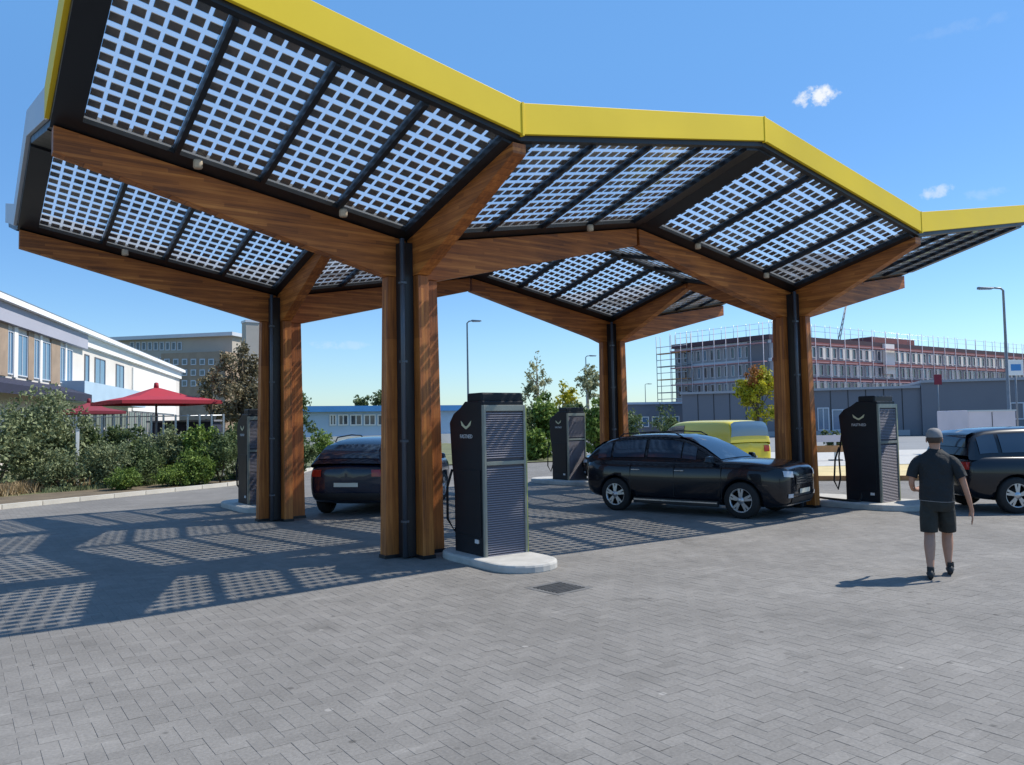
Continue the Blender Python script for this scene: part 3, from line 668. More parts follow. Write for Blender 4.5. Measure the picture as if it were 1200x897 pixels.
#MARK_CARS
# ------------------------------------------------------------------ cars
def bake(o, name, parent):
    dg = bpy.context.evaluated_depsgraph_get(); me = bpy.data.meshes.new_from_object(o.evaluated_get(dg)); me.name = name
    n = bpy.data.objects.new(name, me); COL.objects.link(n); n.parent = parent; bpy.data.objects.remove(o); return n
def loft(mb, secs, m, capends=True, smooth=True):
    n = len(secs[0]); vs = [p for s in secs for p in s]; k = len(secs)
    fs = [(i*n+j, i*n+j+1, (i+1)*n+j+1, (i+1)*n+j) for i in range(k-1) for j in range(n-1)]
    if capends: fs += [tuple(range(n)), tuple((k-1)*n+j for j in range(n))]
    mb.add(vs, fs, m, smooth)
def mirror_sec(half): return half + [(x, -y, z) for x, y, z in half[::-1][1:]] if abs(half[-1][1]) < 1e-6 else half + [(x, -y, z) for x, y, z in half[::-1]]
def make_car(label, cat, loc, rz, paint, L=4.35, Wd=1.80, H=1.55, kind='suv', group=None, name='parked_car'):
    t = thing(name, label, cat, loc, rz, group)
    hw = Wd/2; sx = L/4.35; wb = 2.70*sx/2; wr = .335 if kind != 'van' else .31
    zs = .20
    if kind == 'van':
        belt = 1.05
        st = [(2.175, .60, .50, .80), (2.12, .72, .26, .92), (1.95, .80, .22, 1.00), (1.5, .86, zs, 1.06), (.9, .88, zs, 1.10), (0, .89, zs, 1.10), (-1.2, .89, zs, 1.10), (-1.95, .88, .24, 1.10), (-2.12, .85, .3, 1.10), (-2.16, .8, .42, 1.06)]
        top = [(1.62, 1.06), (1.15, 1.50), (.82, 1.74), (.4, 1.80), (-.6, 1.80), (-1.5, 1.80), (-2.08, 1.78), (-2.15, 1.60), (-2.17, 1.10)]
    else:
        belt = 1.0
        st = [(2.215, .40, .50, .72), (2.19, .62, .34, .86), (2.13, .76, .24, .93), (1.98, .85, .20, .985), (1.6, .885, zs, 1.04), (1.0, .90, zs, 1.06), (.4, .90, zs, 1.03), (-.6, .90, zs, 1.04), (-1.4, .90, zs, 1.05), (-1.85, .87, .24, 1.05), (-2.08, .80, .32, 1.02), (-2.16, .70, .44, .92)]
        top = [(.98, 1.03), (.56, 1.30), (.20, 1.47), (-.12, 1.54), (-.6, 1.555), (-1.15, 1.54), (-1.66, 1.47), (-1.96, 1.28), (-2.10, 1.05)]
    if kind == 'boxy': top = top[:5] + [(-1.15, 1.55), (-1.75, 1.53), (-2.04, 1.42), (-2.13, 1.05)]
    hz = H/(1.55 if kind != 'van' else 1.80)
    secs = []
    for (x, w, zb, zt) in st:
        w = w*hw/.9; zt *= hz; x *= sx
        half = [(x, 0, zb), (x, w*.80, zb), (x, w*.965, zb+.05), (x, w, zb+(zt-zb)*.45), (x, w*.992, zb+(zt-zb)*.78), (x, w*.93, zt-.035), (x, w*.82, zt), (x, 0, zt+.02)]
        full = half[::-1] + [(a, -b, c) for a, b, c in half[1:]]
        secs.append([(a, b, c) for a, b, c in full])
    mb = MB(); loft(mb, secs, paint)
    o = mb.build('body_raw'); md = o.modifiers.new('s', 'SUBSURF'); md.levels = 2; md.render_levels = 2
    cut = MB()
    for xx in (wb, -wb): cut.lathe([(0, -hw-.2), (wr+.055, -hw-.2), (wr+.055, -hw+.25), (0, -hw+.25)], 'trim_black', 28, 'y', (xx, 0, wr)); cut.lathe([(0, hw-.25), (wr+.055, hw-.25), (wr+.055, hw+.2), (0, hw+.2)], 'trim_black', 28, 'y', (xx, 0, wr))
    co = cut.build('cutter'); bo = o.modifiers.new('b', 'BOOLEAN'); bo.object = co; bo.operation = 'DIFFERENCE'; bo.solver = 'EXACT'
    body = bake(o, 'body', t); bpy.data.objects.remove(co)
    # greenhouse
    gs = []
    tb = belt*hz
    for (x, z) in top:
        x *= sx; z *= hz; f = max(0, (z-tb))/(top[3][1]*hz-tb); wB = hw*.895; wT = hw*(.90-(.24 if kind != 'van' else .12)*min(1, f))
        if x < -1.6*sx: wB *= .96; wT *= .96
        z = max(z, tb+.005)
        half = [(x, wB, tb-.03), (x, wB*.55+wT*.45, tb+(z-tb)*.45), (x, wT*1.0+.01, tb+(z-tb)*.86), (x, wT*.90, tb+(z-tb)*.985), (x, wT*.45, z+.008), (x, 0, z+.012)]
        gs.append(half + [(a, -b, c) for a, b, c in half[::-1][1:]])
    mb = MB(); loft(mb, gs, paint, False); roof = mb.build('roof', t)
    md = roof.modifiers.new('s', 'SUBSURF'); md.levels = 1; md.render_levels = 1
    g = np.array(gs)
    def sp(i, j):
        i = min(max(i, 0), len(gs)-1.001); j = min(max(j, 0), g.shape[1]-1.001); a, b_ = int(i), int(j); fi, fj = i-a, j-b_
        return g[a, b_]*(1-fi)*(1-fj)+g[a+1, b_]*fi*(1-fj)+g[a, b_+1]*(1-fi)*fj+g[a+1, b_+1]*fi*fj
    cen = np.array((0, 0, .9))
    def patch(name, i0, i1, j0, j1, m, off=.010, ni=6, nj=6, parent=t, top_in=0):
        pts = []
        for a in range(ni+1):
            for c in range(nj+1):
                i = i0+(i1-i0)*a/ni; j = j0+(j1-j0)*c/nj; p = sp(i, j); e1 = sp(i+.02, j)-sp(i-.02, j); e2 = sp(i, j+.02)-sp(i, j-.02)
                nn = np.cross(e1, e2); nn /= (np.linalg.norm(nn)+1e-9)
                if nn @ (p-np.array((p[0]*.6, 0, .7))) < 0: nn = -nn
                pts.append(p+nn*off)
        q = MB(); k = nj+1
        q.add(pts, [(a*k+c, a*k+c+1, (a+1)*k+c+1, (a+1)*k+c) for a in range(ni) for c in range(nj)], m, True)
        return q.build(name, parent)
    gm_ = 'pane_dark'
    patch('windscreen', .15, 2.75 if kind != 'van' else 1.9, 2.9, 7.1, gm_)
    for s in (0, 1):
        jr = (.45, 1.85) if s == 0 else (8.15, 9.55)
        if kind == 'van': wins = ((1.1, 3.3),)
        else: wins = ((1.35, 2.2), (2.3, 4.05), (4.2, 5.6), (5.72, 6.55))
        for (a, c) in wins: patch('side_window', a, c, *jr, gm_)
    patch('rear_window', 6.35 if kind != 'van' else 6.15, 7.6, 3.0 if kind != 'van' else 2.3, 7.0 if kind != 'van' else 7.7, 'pane_dark' if kind != 'van' else 'pane_blue', .012)
    # wheels
    for xx in (wb, -wb):
        for s in (-1, 1):
            wt = MB(); wt.lathe([(wr*.66, -.10), (wr*.93, -.10), (wr, -.07), (wr, .07), (wr*.93, .10), (wr*.66, .10), (wr*.66, -.10)], 'rubber', 32, 'y')
            w_ = wt.build('wheel', t, (xx, s*(hw-.115), wr))
            r_ = MB(); yo = s*.085
            r_.lathe([(wr*.70, yo), (wr*.655, yo+s*.012), (wr*.60, yo), (wr*.58, yo-s*.03)], 'alloy', 32, 'y')
            for k in range(5):
                a = 2*PI*k/5+.3
                for da in (-.17, .17):
                    p0 = Vector((math.cos(a+da*.8)*.05, yo, math.sin(a+da*.8)*.05)); p1 = Vector((math.cos(a+da)*wr*.64, yo-s*.002, math.sin(a+da)*wr*.64)); n_ = (p1-p0).normalized().cross(Vector((0, 1, 0)))*.021
                    r_.hexa([p0-n_, p1-n_, p1+n_, p0+n_], [p0-n_+Vector((0, s*.014, 0)), p1-n_+Vector((0, s*.014, 0)), p1+n_+Vector((0, s*.014, 0)), p0+n_+Vector((0, s*.014, 0))], 'alloy')
            r_.lathe([(0, yo+s*.02), (.06, yo+s*.02), (.07, yo)], 'alloy', 16, 'y'); r_.build('rim', w_)
            k_ = MB(); k_.lathe([(0, -s*.02), (wr*.64, -s*.02), (wr*.64, -s*.025), (0, -s*.025)], 'trim_black', 24, 'y'); k_.build('brake_disc', w_)
    # lower cladding, lamps, grille, mirrors, handles
    fr = 2.19*sx
    from mathutils.bvhtree import BVHTree
    bvh = BVHTree.FromPolygons([v.co.copy() for v in body.data.vertices], [tuple(p.vertices) for p in body.data.polygons])
    def hug(name, y0, y1, z0, z1, m, end=1, off=.012, ang=0, parent=t, skew=0, taper=0, ny=8, nz=4, col2=None):
        """plate lying on the body's end; ang turns the line of sight towards the flank so that lamps wrap round"""
        dr = Vector((-end*math.cos(ang), -math.sin(ang), 0)); n_ = Vector((dr.y, -dr.x, 0)); pts = []
        for a in range(ny+1):
            for c in range(nz+1):
                f = a/ny; y = y0+(y1-y0)*f; zz0 = z0+skew*f+taper*f; zz1 = z1+skew*f-taper*f; z = zz0+(zz1-zz0)*c/nz
                o_ = Vector((end*(fr-.12), y, z)) - dr*3
                h_ = bvh.ray_cast(o_, dr)
                pts.append(h_[0]+h_[1]*off if h_[0] is not None and h_[1].dot(dr) < 0 else (h_[0]-dr*off if h_[0] is not None else Vector((end*fr, y, z))))
        q = MB(); k = nz+1; q.add(pts, [(a*k+c, a*k+c+1, (a+1)*k+c+1, (a+1)*k+c) for a in range(ny) for c in range(nz)], m, True)
        return q.build(name, parent)
    for s in (-1, 1):
        q = MB(); q.box((-wb+wr+.1, s*hw*.965-.03, .19), (wb-wr-.1, s*hw*.965+.03, .30), 'trim_black'); q.build('sill', t, bevel=.012)
        q = MB(); q.box((-wb+wr+.12, s*(hw*.965)+(.031 if s > 0 else -.038), .25), (wb-wr-.12, s*(hw*.965)+(.038 if s > 0 else -.031), .275), 'chrome'); q.build('sill_strip', t)
    for s in (-1, 1):
        hug('headlight', s*hw*.50, s*hw*.80, .76*hz, .86*hz, 'lens_clear', 1, .014, s*.45, skew=.02)
        hug('fog_lamp', s*hw*.55, s*hw*.72, .40*hz, .47*hz, 'lens_clear', 1, .014, s*.3)
        hug('tail_light', s*hw*.55, s*hw*.80, .80*hz, .93*hz if kind != 'van' else 1.0*hz, 'lens_red', -1, .014, s*.45)
        h = MB(); mx = .82*sx if kind != 'van' else 1.05*sx
        h.hexa([(mx-.07, s*(hw+.02), tb), (mx+.08, s*(hw+.02), tb), (mx+.06, s*(hw+.20), tb+.02), (mx-.07, s*(hw+.20), tb+.02)], [(mx-.06, s*(hw+.03), tb+.15), (mx+.04, s*(hw+.03), tb+.15), (mx+.03, s*(hw+.18), tb+.13), (mx-.06, s*(hw+.18), tb+.13)], paint)
        h.box((mx-.04, min(s*(hw-.08), s*(hw+.04)), tb+.02), (mx+.03, max(s*(hw-.08), s*(hw+.04)), tb+.06), 'trim_black'); h.build('wing_mirror', t, bevel=.02)
        for hx in ((.12, -.85) if kind != 'van' else (.5,)):
            h = MB(); h.box((hx*sx-.1, s*hw*.99-.02, .84*hz), (hx*sx+.1, s*hw*.99+.025, .865*hz), paint if kind != 'suv' else 'chrome'); h.build('door_handle', t, bevel=.008)
        # door gaps
        for gx in ((.98, .0, -.98) if kind != 'van' else (1.1, .05)):
            h = MB(); h.box((gx*sx-.004, s*hw*.985-.008, .34), (gx*sx+.004, s*hw*.985+.0125, .93*hz), 'trim_black'); h.build('door_gap', t)
    gr = hug('grille', -hw*.46, hw*.46, .62*hz, .78*hz, 'trim_black', 1, .012)
    for k in range(3): hug('grille_bar', -hw*.44, hw*.44, (.64+.045*k)*hz, (.652+.045*k)*hz, 'chrome', 1, .020, parent=gr, nz=1)
    hug('bumper_intake', -hw*.62, hw*.62, .30*hz, .40*hz, 'trim_black', 1, .012)
    hug('bumper_strip', -hw*.70, hw*.70, .265*hz, .285*hz, 'chrome', 1, .016, nz=1)
    hug('number_plate', -.26, .26, .46*hz, .54*hz, 'plate_pale', 1, .018)
    hug('number_plate', -.26, .26, .60*hz, .68*hz, 'plate_pale', -1, .018)
    hug('rear_bumper', -hw*.75, hw*.75, .34*hz, .48*hz, 'trim_black', -1, .012)
    if kind == 'suv':
        for s in (-1, 1):
            h = MB(); h.tube([(.05*sx, s*hw*.62, 1.50*hz), (-.1*sx, s*hw*.63, 1.575*hz), (-.6*sx, s*hw*.63, 1.60*hz), (-1.3*sx, s*hw*.63, 1.56*hz), (-1.42*sx, s*hw*.62, 1.47*hz)], .014, 'trim_black', 6); h.build('roof_rail', t)
    return t
def heading(dx, dy): return math.atan2(dy, dx)
hd = Vector((.26, -.966)); hd.normalize(); side_r = Vector((hd.y, -hd.x))       # right side of the car
mid = (Vector((6.55, -.59)) + Vector((5.83, 2.07)))/2 - side_r*.80
make_car('black crossover parked nose right under the canopy between the right column and the front charger', 'car', (mid.x, mid.y, 0), heading(hd.x, hd.y), 'car_black')
hd2 = Vector((-.35, -.94))
make_car('dark blue car seen from behind between the two left columns', 'car', (2.75, 6.35, 0), heading(.74, .67), 'car_navy', L=4.5, Wd=1.86, H=1.58)
hc_ = P(762, 23.6)
make_car('low black car mostly hidden behind the black crossover, only its front wheel showing', 'car', (hc_.x, hc_.y, 0), heading(-.815, .58), 'car_black', L=4.1, Wd=1.7, H=1.27)
rc = P(1238, 15.4)
make_car('black car at the right edge of the frame behind the walking man', 'car', (rc.x, rc.y, 0), heading(.815, -.58), 'car_black', L=4.5, Wd=1.82, H=1.58, kind='boxy')
vp = P(876, 24.5); vp = vp + Vector((.218, .976, 0))*2.2
make_car('yellow van seen from behind at an angle beyond the black crossover', 'van', (vp.x, vp.y, 0), heading(.218, .976), 'van_yellow', L=4.6, Wd=1.8, H=1.78, kind='van', name='delivery_van')
#MARK_PERSON
# ------------------------------------------------------------------ person
def skin_mesh(name, chains, parent, m, sub=2):
    """chains: list of lists of (x,y,z,rx,ry); first chain's first vertex is the root; later chains start at an index of an earlier vertex"""
    vs, es, rs = [], [], []
    for ch in chains:
        prev = ch[0] if isinstance(ch[0], int) else None
        for p in ch:
            if isinstance(p, int): continue
            vs.append(p[:3]); rs.append(p[3:]); k = len(vs)-1
            if prev is not None: es.append((prev, k))
            prev = k
    me = bpy.data.meshes.new(name); me.from_pydata(vs, es, [])
    o = bpy.data.objects.new(name, me); COL.objects.link(o)
    md = o.modifiers.new('skin', 'SKIN'); md.use_smooth_shade = True; md.branch_smoothing = .3
    lay = me.skin_vertices[0].data if me.skin_vertices else None
    if lay is None:
        bm = bmesh.new(); bm.from_mesh(me); bm.verts.layers.skin.verify(); bm.to_mesh(me); bm.free(); lay = me.skin_vertices[0].data
    for i, r in enumerate(rs): lay[i].radius = (r[0], r[1] if len(r) > 1 else r[0]); lay[i].use_root = (i == 0)
    s_ = o.modifiers.new('sub', 'SUBSURF'); s_.levels = sub; s_.render_levels = sub
    n = bake(o, name, parent); n.data.materials.clear(); n.data.materials.append(MATS[m])
    n.data.polygons.foreach_set('use_smooth', [True]*len(n.data.polygons)); return n
pl = G(1102, 676)
dv = Vector((pl.x-CX, pl.y-CY)); az = math.atan2(dv.y, dv.x)
man = thing('person', 'walking man seen from behind in black t-shirt, dark shorts and pale cap', 'person', (pl.x, pl.y, 0), az-PI/2)
man.scale = (.89, .95, 1.0)
# local: x right, y forward (away), z up. Left foot planted nearer, right foot ahead
hipz = .86
LF, RF = (-.10, -.20), (.09, .20)
LK, RK = (-.10, .00, .47), (.10, .22, .48)
body = [
 [(0, 0, .90, .125, .095), (0, .005, 1.02, .125, .095), (0, .01, 1.17, .140, .10), (0, .015, 1.30, .140, .09), (0, .01, 1.38, .085, .065), (0, .01, 1.44, .062, .062), (0, .025, 1.50, .066, .068), (0, .03, 1.56, .086, .098), (0, .028, 1.615, .088, .100), (0, .02, 1.665, .05, .06)],
 [0, (-.09, -.01, .84, .088, .09), (LK[0], LK[1], .66, .070, .075), (*LK, .066, .068), (-.105, -.09, .36, .070, .074), (-.105, -.17, .20, .050, .052), (-.105, -.215, .085, .032, .036), (-.11, -.15, .05, .036, .03), (-.115, -.06, .035, .034, .024)],
 [0, (.09, .01, .84, .088, .09), (.10, .11, .66, .070, .075), (*RK, .066, .068), (.10, .19, .36, .070, .074), (.10, .16, .22, .050, .052), (.10, .13, .115, .032, .036), (.11, .19, .06, .036, .03), (.12, .28, .04, .034, .024)],
 [3, (-.15, .01, 1.345, .055, .055), (-.215, .0, 1.30, .055, .055), (-.265, -.03, 1.17, .044, .046), (-.285, -.03, 1.06, .038, .038), (-.27, .06, .985, .034, .034), (-.23, .16, .97, .024, .028), (-.22, .19, .97, .022, .034), (-.21, .25, .965, .020, .036)],
 [3, (.15, .01, 1.345, .055, .055), (.215, .0, 1.30, .055, .055), (.285, -.01, 1.15, .044, .046), (.32, .0, 1.03, .040, .038), (.355, .03, .90, .034, .034), (.38, .06, .79, .022, .026), (.385, .07, .76, .018, .034), (.39, .075, .71, .016, .036)],
]
# hands: five fingers each, rooted in the palm
def idx(c, k):   # vertex index of k-th point of chain c
    n = 0
    for i in range(c): n += sum(1 for p in body[i] if not isinstance(p, int))
    return n+k
lp, rp = idx(3, 7), idx(4, 7)
for i, (dy, ln) in enumerate(((-.030, .070), (-.010, .082), (.010, .078), (.028, .062))):
    body.append([rp, (.392, .075+dy, .675, .0085, .0085), (.388, .078+dy*1.05, .675-ln*.5, .008, .008), (.378, .080+dy*1.05, .675-ln, .0065, .0065)])
body.append([idx(4, 6), (.372, .115, .735, .011, .011), (.360, .128, .705, .009, .009), (.352, .130, .680, .0075, .0075)])
for i, (dz, ln) in enumerate(((.030, .060), (.010, .070), (-.010, .066), (-.028, .054))):
    body.append([lp, (-.205, .285, .965+dz, .0085, .0085), (-.195, .285+ln*.45, .96+dz, .008, .008), (-.175, .285+ln*.8, .955+dz, .0065, .0065)])
body.append([idx(3, 6), (-.195, .22, 1.00, .011, .011), (-.18, .25, 1.012, .009, .009), (-.17, .272, 1.01, .0075, .0075)])
bodyo = skin_mesh('body', body, man, 'skin')
def ring_loft(mb, rings, m, n=20, seed=1, wob=.004):
    rr_ = random.Random(seed); ph = [rr_.uniform(0, 6) for _ in range(4)]
    secs = []
    for (cx_, cy_, z, rx, ry) in rings:
        secs.append([(cx_+(rx+wob*math.sin(3*a+ph[0]+z*19))*math.cos(a), cy_+(ry+wob*math.sin(4*a+ph[1]-z*14))*math.sin(a), z+wob*math.sin(2*a+ph[2])) for a in [2*PI*k/n for k in range(n+1)]])
    loft(mb, secs, m, False)
q = MB()
ring_loft(q, [(0, 0, .86, .204, .150), (0, 0, .90, .207, .155), (0, 0, .99, .200, .150), (0, .003, 1.08, .198, .148), (0, .006, 1.20, .206, .150), (0, .01, 1.29, .214, .146), (0, .01, 1.345, .208, .134), (0, .012, 1.385, .172, .112), (0, .015, 1.415, .122, .090), (0, .018, 1.44, .086, .078), (0, .02, 1.455, .076, .072)], 'shirt_black', 24, 2, .005)
for s_ in (-1, 1): q.tube([(s_*.12, .01, 1.325), (s_*.18, .005, 1.318), (s_*.226, .0, 1.272), (s_*.262, -.012, 1.20), (s_*(.280 if s_ < 0 else .292), -.02, 1.13)], [.07, .078, .078, .072, .071], 'shirt_black', 14, False)
tee_ = q.build('t_shirt', man); md = tee_.modifiers.new('s', 'SUBSURF'); md.levels = 1; md.render_levels = 1
q = MB()
ring_loft(q, [(0, 0, 1.0, .180, .135), (0, 0, .94, .192, .142), (0, .0, .86, .202, .150), (0, .005, .79, .196, .146), (0, .01, .745, .15, .12)], 'shorts_dark', 24, 5, .004)
for s_ in (-1, 1):
    fy = 0 if s_ < 0 else 1
    q.tube([(s_*.09, .0+.03*fy, .86), (s_*.098, .0+.07*fy, .74), (s_*.103, .0+.12*fy, .62), (s_*.105, .005+.155*fy, .52), (s_*.105, .005+.157*fy, .505)], [.10, .112, .110, .106, .104], 'shorts_dark', 16, False)
sh_ = q.build('shorts', man); md = sh_.modifiers.new('s', 'SUBSURF'); md.levels = 1; md.render_levels = 1
q = MB(); ring_loft(q, [(0, 0, .861, .2065, .1535), (0, 0, .868, .2070, .1540)], 'cap_grey', 24, 2, .005); q.build('hem_band', tee_)
for s, (x, y, z, pitch) in ((-1, (-.108, -.135, .0, 0)), (1, (.115, .205, .012, 0))):
    q = MB(); secs = []
    for (yy, w, h) in ((-.135, .030, .07), (-.11, .040, .105), (-.05, .043, .11), (.02, .047, .085), (.09, .052, .065), (.14, .044, .05), (.165, .025, .035)):
        secs.append([(math.cos(a)*w, yy, .004+ (h*.5)*(1+math.sin(a))) for a in [2*PI*k/12 for k in range(13)]])
    loft(q, secs, 'shoe'); o = q.build('shoe', man, (x, y-.01, z))
    q = MB(); q.box((-.047, -.14, 0), (.047, .16, .022), 'tread_white'); q.build('sole', o, bevel=.012) if False else None
    q = MB(); q.lathe([(.036, .08), (.042, .085), (.043, .13), (.040, .14)], 'sock', 14); q.build('sock', man, (x+(.005 if s > 0 else .003), y-.075, z))
# head: cap, hair, ears, face on the far side
q = MB(); hc = (0, .028, 1.585)
prof = [(.001, .108), (.04, .103), (.072, .083), (.090, .05), (.096, .015), (.096, .0)]
vs_ = []
q.lathe(prof, 'cap_grey', 20, c=(0, 0, 0)); o = q.build('cap', man, (0, .022, 1.588)); o.scale = (1.02, 1.14, 1.0)
q = MB(); q.add([(-.065, .085, 0), (-.05, .15, -.008), (0, .175, -.004), (.05, .15, -.008), (.065, .085, 0), (-.065, .085, .010), (-.05, .15, .002), (0, .175, .006), (.05, .15, .002), (.065, .085, .010)], [(0, 1, 2, 3, 4), (5, 6, 7, 8, 9), (0, 1, 6, 5), (1, 2, 7, 6), (2, 3, 8, 7), (3, 4, 9, 8), (4, 0, 5, 9)], 'cap_grey'); q.build('peak', o)
q = MB(); q.lathe([(.070, -.055), (.084, -.03), (.090, .0), (.088, .012)], 'hair', 20); o = q.build('hair', man, (0, .012, 1.578)); o.scale = (1.0, 1.1, 1)
for s in (-1, 1):
    q = MB(); q.lathe([(.001, -.008), (.018, -.006), (.024, .002), (.018, .008), (.001, .006)], 'skin', 12, 'x'); o = q.build('ear', man, (s*.092, .02, 1.555)); o.scale = (1, .8, 1.25)
q = MB(); q.add([(-.012, .115, 1.55), (.012, .115, 1.55), (0, .108, 1.585), (0, .142, 1.552), (0, .112, 1.542)], [(0, 3, 2), (1, 2, 3), (0, 4, 3), (1, 3, 4)], 'skin', True); q.build('nose', man)
q = MB()
for s in (-1, 1): q.lathe([(.001, .006), (.010, .003), (.011, 0)], 'hair', 10, 'y', (s*.03, .110, 1.578))
q.box((-.024, .109, 1.523), (.024, .114, 1.529), 'dark_red_fabric'); q.build('face', man)
q = MB(); q.box((-.018, -.045, 0), (.018, .045, .012), 'logo_white'); q.build('wristwatch', man, (-.275, .03, 1.005), bevel=.004)

#MARK_VEG
# ------------------------------------------------------------------ plants
def leaves(name, blobs, n, size, mname, parent, seed=0, shell=.55, up=.3):
    """blobs: (x,y,z,rx,ry,rz); leaf-sized quads scattered in clumps through their volume"""
    r = np.random.default_rng(seed); bl = np.array(blobs, float); vol = bl[:, 3]*bl[:, 4]*bl[:, 5]; w = vol**.67; w /= w.sum()
    k = r.choice(len(bl), n, p=w)
    # clump centres
    nc = max(12, n//45); ck = r.choice(len(bl), nc, p=w); d = r.normal(size=(nc, 3)); d /= np.linalg.norm(d, axis=1)[:, None]
    rad = shell+(1-shell)*r.random(nc)**.6
    cc = bl[ck, :3] + d*bl[ck, 3:6]*rad[:, None]
    own = r.integers(0, nc, n); cs = .30*np.mean(bl[:, 3:6])
    p = cc[own] + r.normal(size=(n, 3))*cs*.55
    loose = r.random(n) < .3; d2 = r.normal(size=(n, 3)); d2 /= np.linalg.norm(d2, axis=1)[:, None]
    p2 = bl[k, :3] + d2*bl[k, 3:6]*(r.random(n)**.4)[:, None]; p[loose] = p2[loose]
    p[:, 2] = np.maximum(p[:, 2], size*.5)
    a = r.normal(size=(n, 3)); a /= np.linalg.norm(a, axis=1)[:, None]; b = np.cross(a, r.normal(size=(n, 3))+np.array((0, 0, up))); b /= np.linalg.norm(b, axis=1)[:, None]+1e-9
    s = size*(.6+.8*r.random(n))[:, None]; w2 = s*.55
    c = np.cross(a, b)*s*.18
    Vv = np.stack([p-a*s, p-b*w2+c, p+a*s, p+b*w2+c], 1)
    tone = np.clip(.5 + .28*r.normal(size=nc)[own] + .18*r.normal(size=n), 0, 1)
    return pack(Vv, [(0, 1, 2, 3)], name, mname, tone, parent)
SEED = [100]
def stemset(mb, base, blobs, m, r0=.03):
    for (x, y, z, rx, ry, rz) in blobs:
        mb.tube([base, ((base[0]+x)/2, (base[1]+y)/2, z*.45), (x, y, z)], [r0, r0*.7, r0*.3], m, 5)
def shrub(px, py, wpx, top, m, label, n=1500, size=.05, group='shrubs in the bed on the left', name='shrub', D=None, depth=1.0, dz=0):
    SEED[0] += 1; r = random.Random(SEED[0])
    g = G(px, py, .035) if D is None else P(px, D)
    D_ = (g.x-CX)*fw0.x + (g.y-CY)*fw0.y; w = wpx/FPX*D_; h = max(.25, ZH(px, top, D_))
    off = fw0*(w*.5*depth); gx, gy = g.x+off.x, g.y+off.y
    if D is None: pass
    t = thing(name, label, 'shrub' if name != 'hedge' else 'hedge', (gx, gy, .03), 0, group)
    bl = []
    nb = 7
    for i in range(nb):
        a = r.uniform(0, 2*PI); q = r.uniform(.1, .30)*w
        zc = h*r.uniform(.35, .72); rr = w*r.uniform(.24, .34)
        bl.append((math.cos(a)*q, math.sin(a)*q*depth, min(zc, h-rr*.6), rr, rr*max(.7, depth), min(rr, h*.38)))
    bl.append((0, 0, h*.42, w*.40, w*.40*depth, h*.42)); bl.append((r.uniform(-.1, .1)*w, 0, h*.78, w*.26, w*.26, h*.23))
    leaves('foliage', bl, int(n*1.35), size*.92, m, t, SEED[0], shell=.72); mb = MB(); stemset(mb, (0, 0, 0), bl[:6], 'bark', .02); mb.build('stem', t)
    return t
L_ = 'planted in the bed left of the canopy'
shrub(22, 577, 100, 452, 'leaf_olive', 'tallest grey-green shrub at the left edge of the frame, before the dark awning', 5200, .07)
shrub(-35, 583, 90, 470, 'leaf_olive', 'grey-green shrub cut by the left edge of the frame', 2500, .07)
shrub(72, 572, 62, 508, 'leaf_olive', 'grey-green shrub left of the white post', 2800, .055)
shrub(52, 578, 70, 528, 'leaf_olive', 'low pale shrub standing before the tallest grey-green one', 2600, .05)
shrub(112, 574, 54, 524, 'leaf_olive', 'round grey-green shrub just right of the white post', 3200, .045)
shrub(157, 571, 50, 523, 'leaf_dark', 'dark rounded shrub below the left corner of the red parasol', 3000, .045)
shrub(136, 576, 44, 551, 'leaf_bright', 'low bright green shrub by the kerb, left of its twin', 2400, .035)
shrub(193, 572, 46, 550, 'leaf_bright', 'low bright green shrub by the kerb below the parasol peak', 2400, .035)
shrub(222, 570, 50, 527, 'leaf_bright', 'middle sized green shrub left of the dark rear charger', 3000, .045)
shrub(250, 568, 44, 508, 'leaf_dark', 'dark shrub touching the left side of the rear charger', 2800, .045)
for i, (px, w_, tp, mm_, lb) in enumerate(((95, 60, 497, 'leaf_dark', 'dark hedge plant behind the white post'), (140, 62, 500, 'leaf_dark', 'dark hedge plant under the left half of the red parasol'), (185, 62, 501, 'leaf_olive', 'grey-green hedge plant under the peak of the red parasol'),
        (228, 58, 500, 'leaf_bright', 'green hedge plant under the right half of the red parasol'), (268, 56, 496, 'leaf_dark', 'dark hedge plant behind the rear charger'), (305, 56, 492, 'leaf_bright', 'green hedge plant just left of the rear left column'), (20, 90, 492, 'leaf_dark', 'dark hedge plant behind the tallest grey-green shrub'))):
    shrub(px, 0, w_, tp, mm_, lb, 2800, .065, group='hedge plants before the terrace', D=25.5+.3*i, depth=.8)
shrub(372, 548, 34, 503, 'leaf_bright', 'light green shrub seen just right of the rear left column', 1500, .06)
shrub(350, 556, 34, 515, 'leaf_dark', 'dark low shrub hidden mostly by the rear left column', 1200, .06)
for (px, w_, tp, mm_, D, lb) in ((608, 44, 478, 'leaf_dark', 38, 'dark shrub showing just right of the front charger'), (640, 50, 462, 'leaf_bright', 39, 'broad green shrub below the taller thin tree'), (672, 44, 470, 'leaf_dark', 41, 'dark green shrub behind the middle charger'),
        (700, 44, 468, 'leaf_bright', 39, 'green shrub between the middle charger and the rear column'), (628, 34, 505, 'leaf_bright', 36.5, 'low light green shrub above the pale paving strip'), (585, 40, 490, 'leaf_dark', 40, 'dark shrub mostly hidden behind the front charger')):
    shrub(px, 0, w_, tp, mm_, lb, 3200, .11, group='shrubs behind the middle charger', D=D)
for (px, w_, tp, D, mm_, lb) in ((745, 40, 478, 60, 'leaf_dark', 'dark far shrub between the rear column and the yellow van'), (782, 40, 476, 62, 'leaf_dark', 'dark far shrub left of the scaffolding foot'), (985, 40, 508, 44, 'leaf_dark', 'low dark shrub left of the right hand charger')):
    shrub(px, 0, w_, tp, mm_, lb, 900, .12, group='far shrubs', D=D)

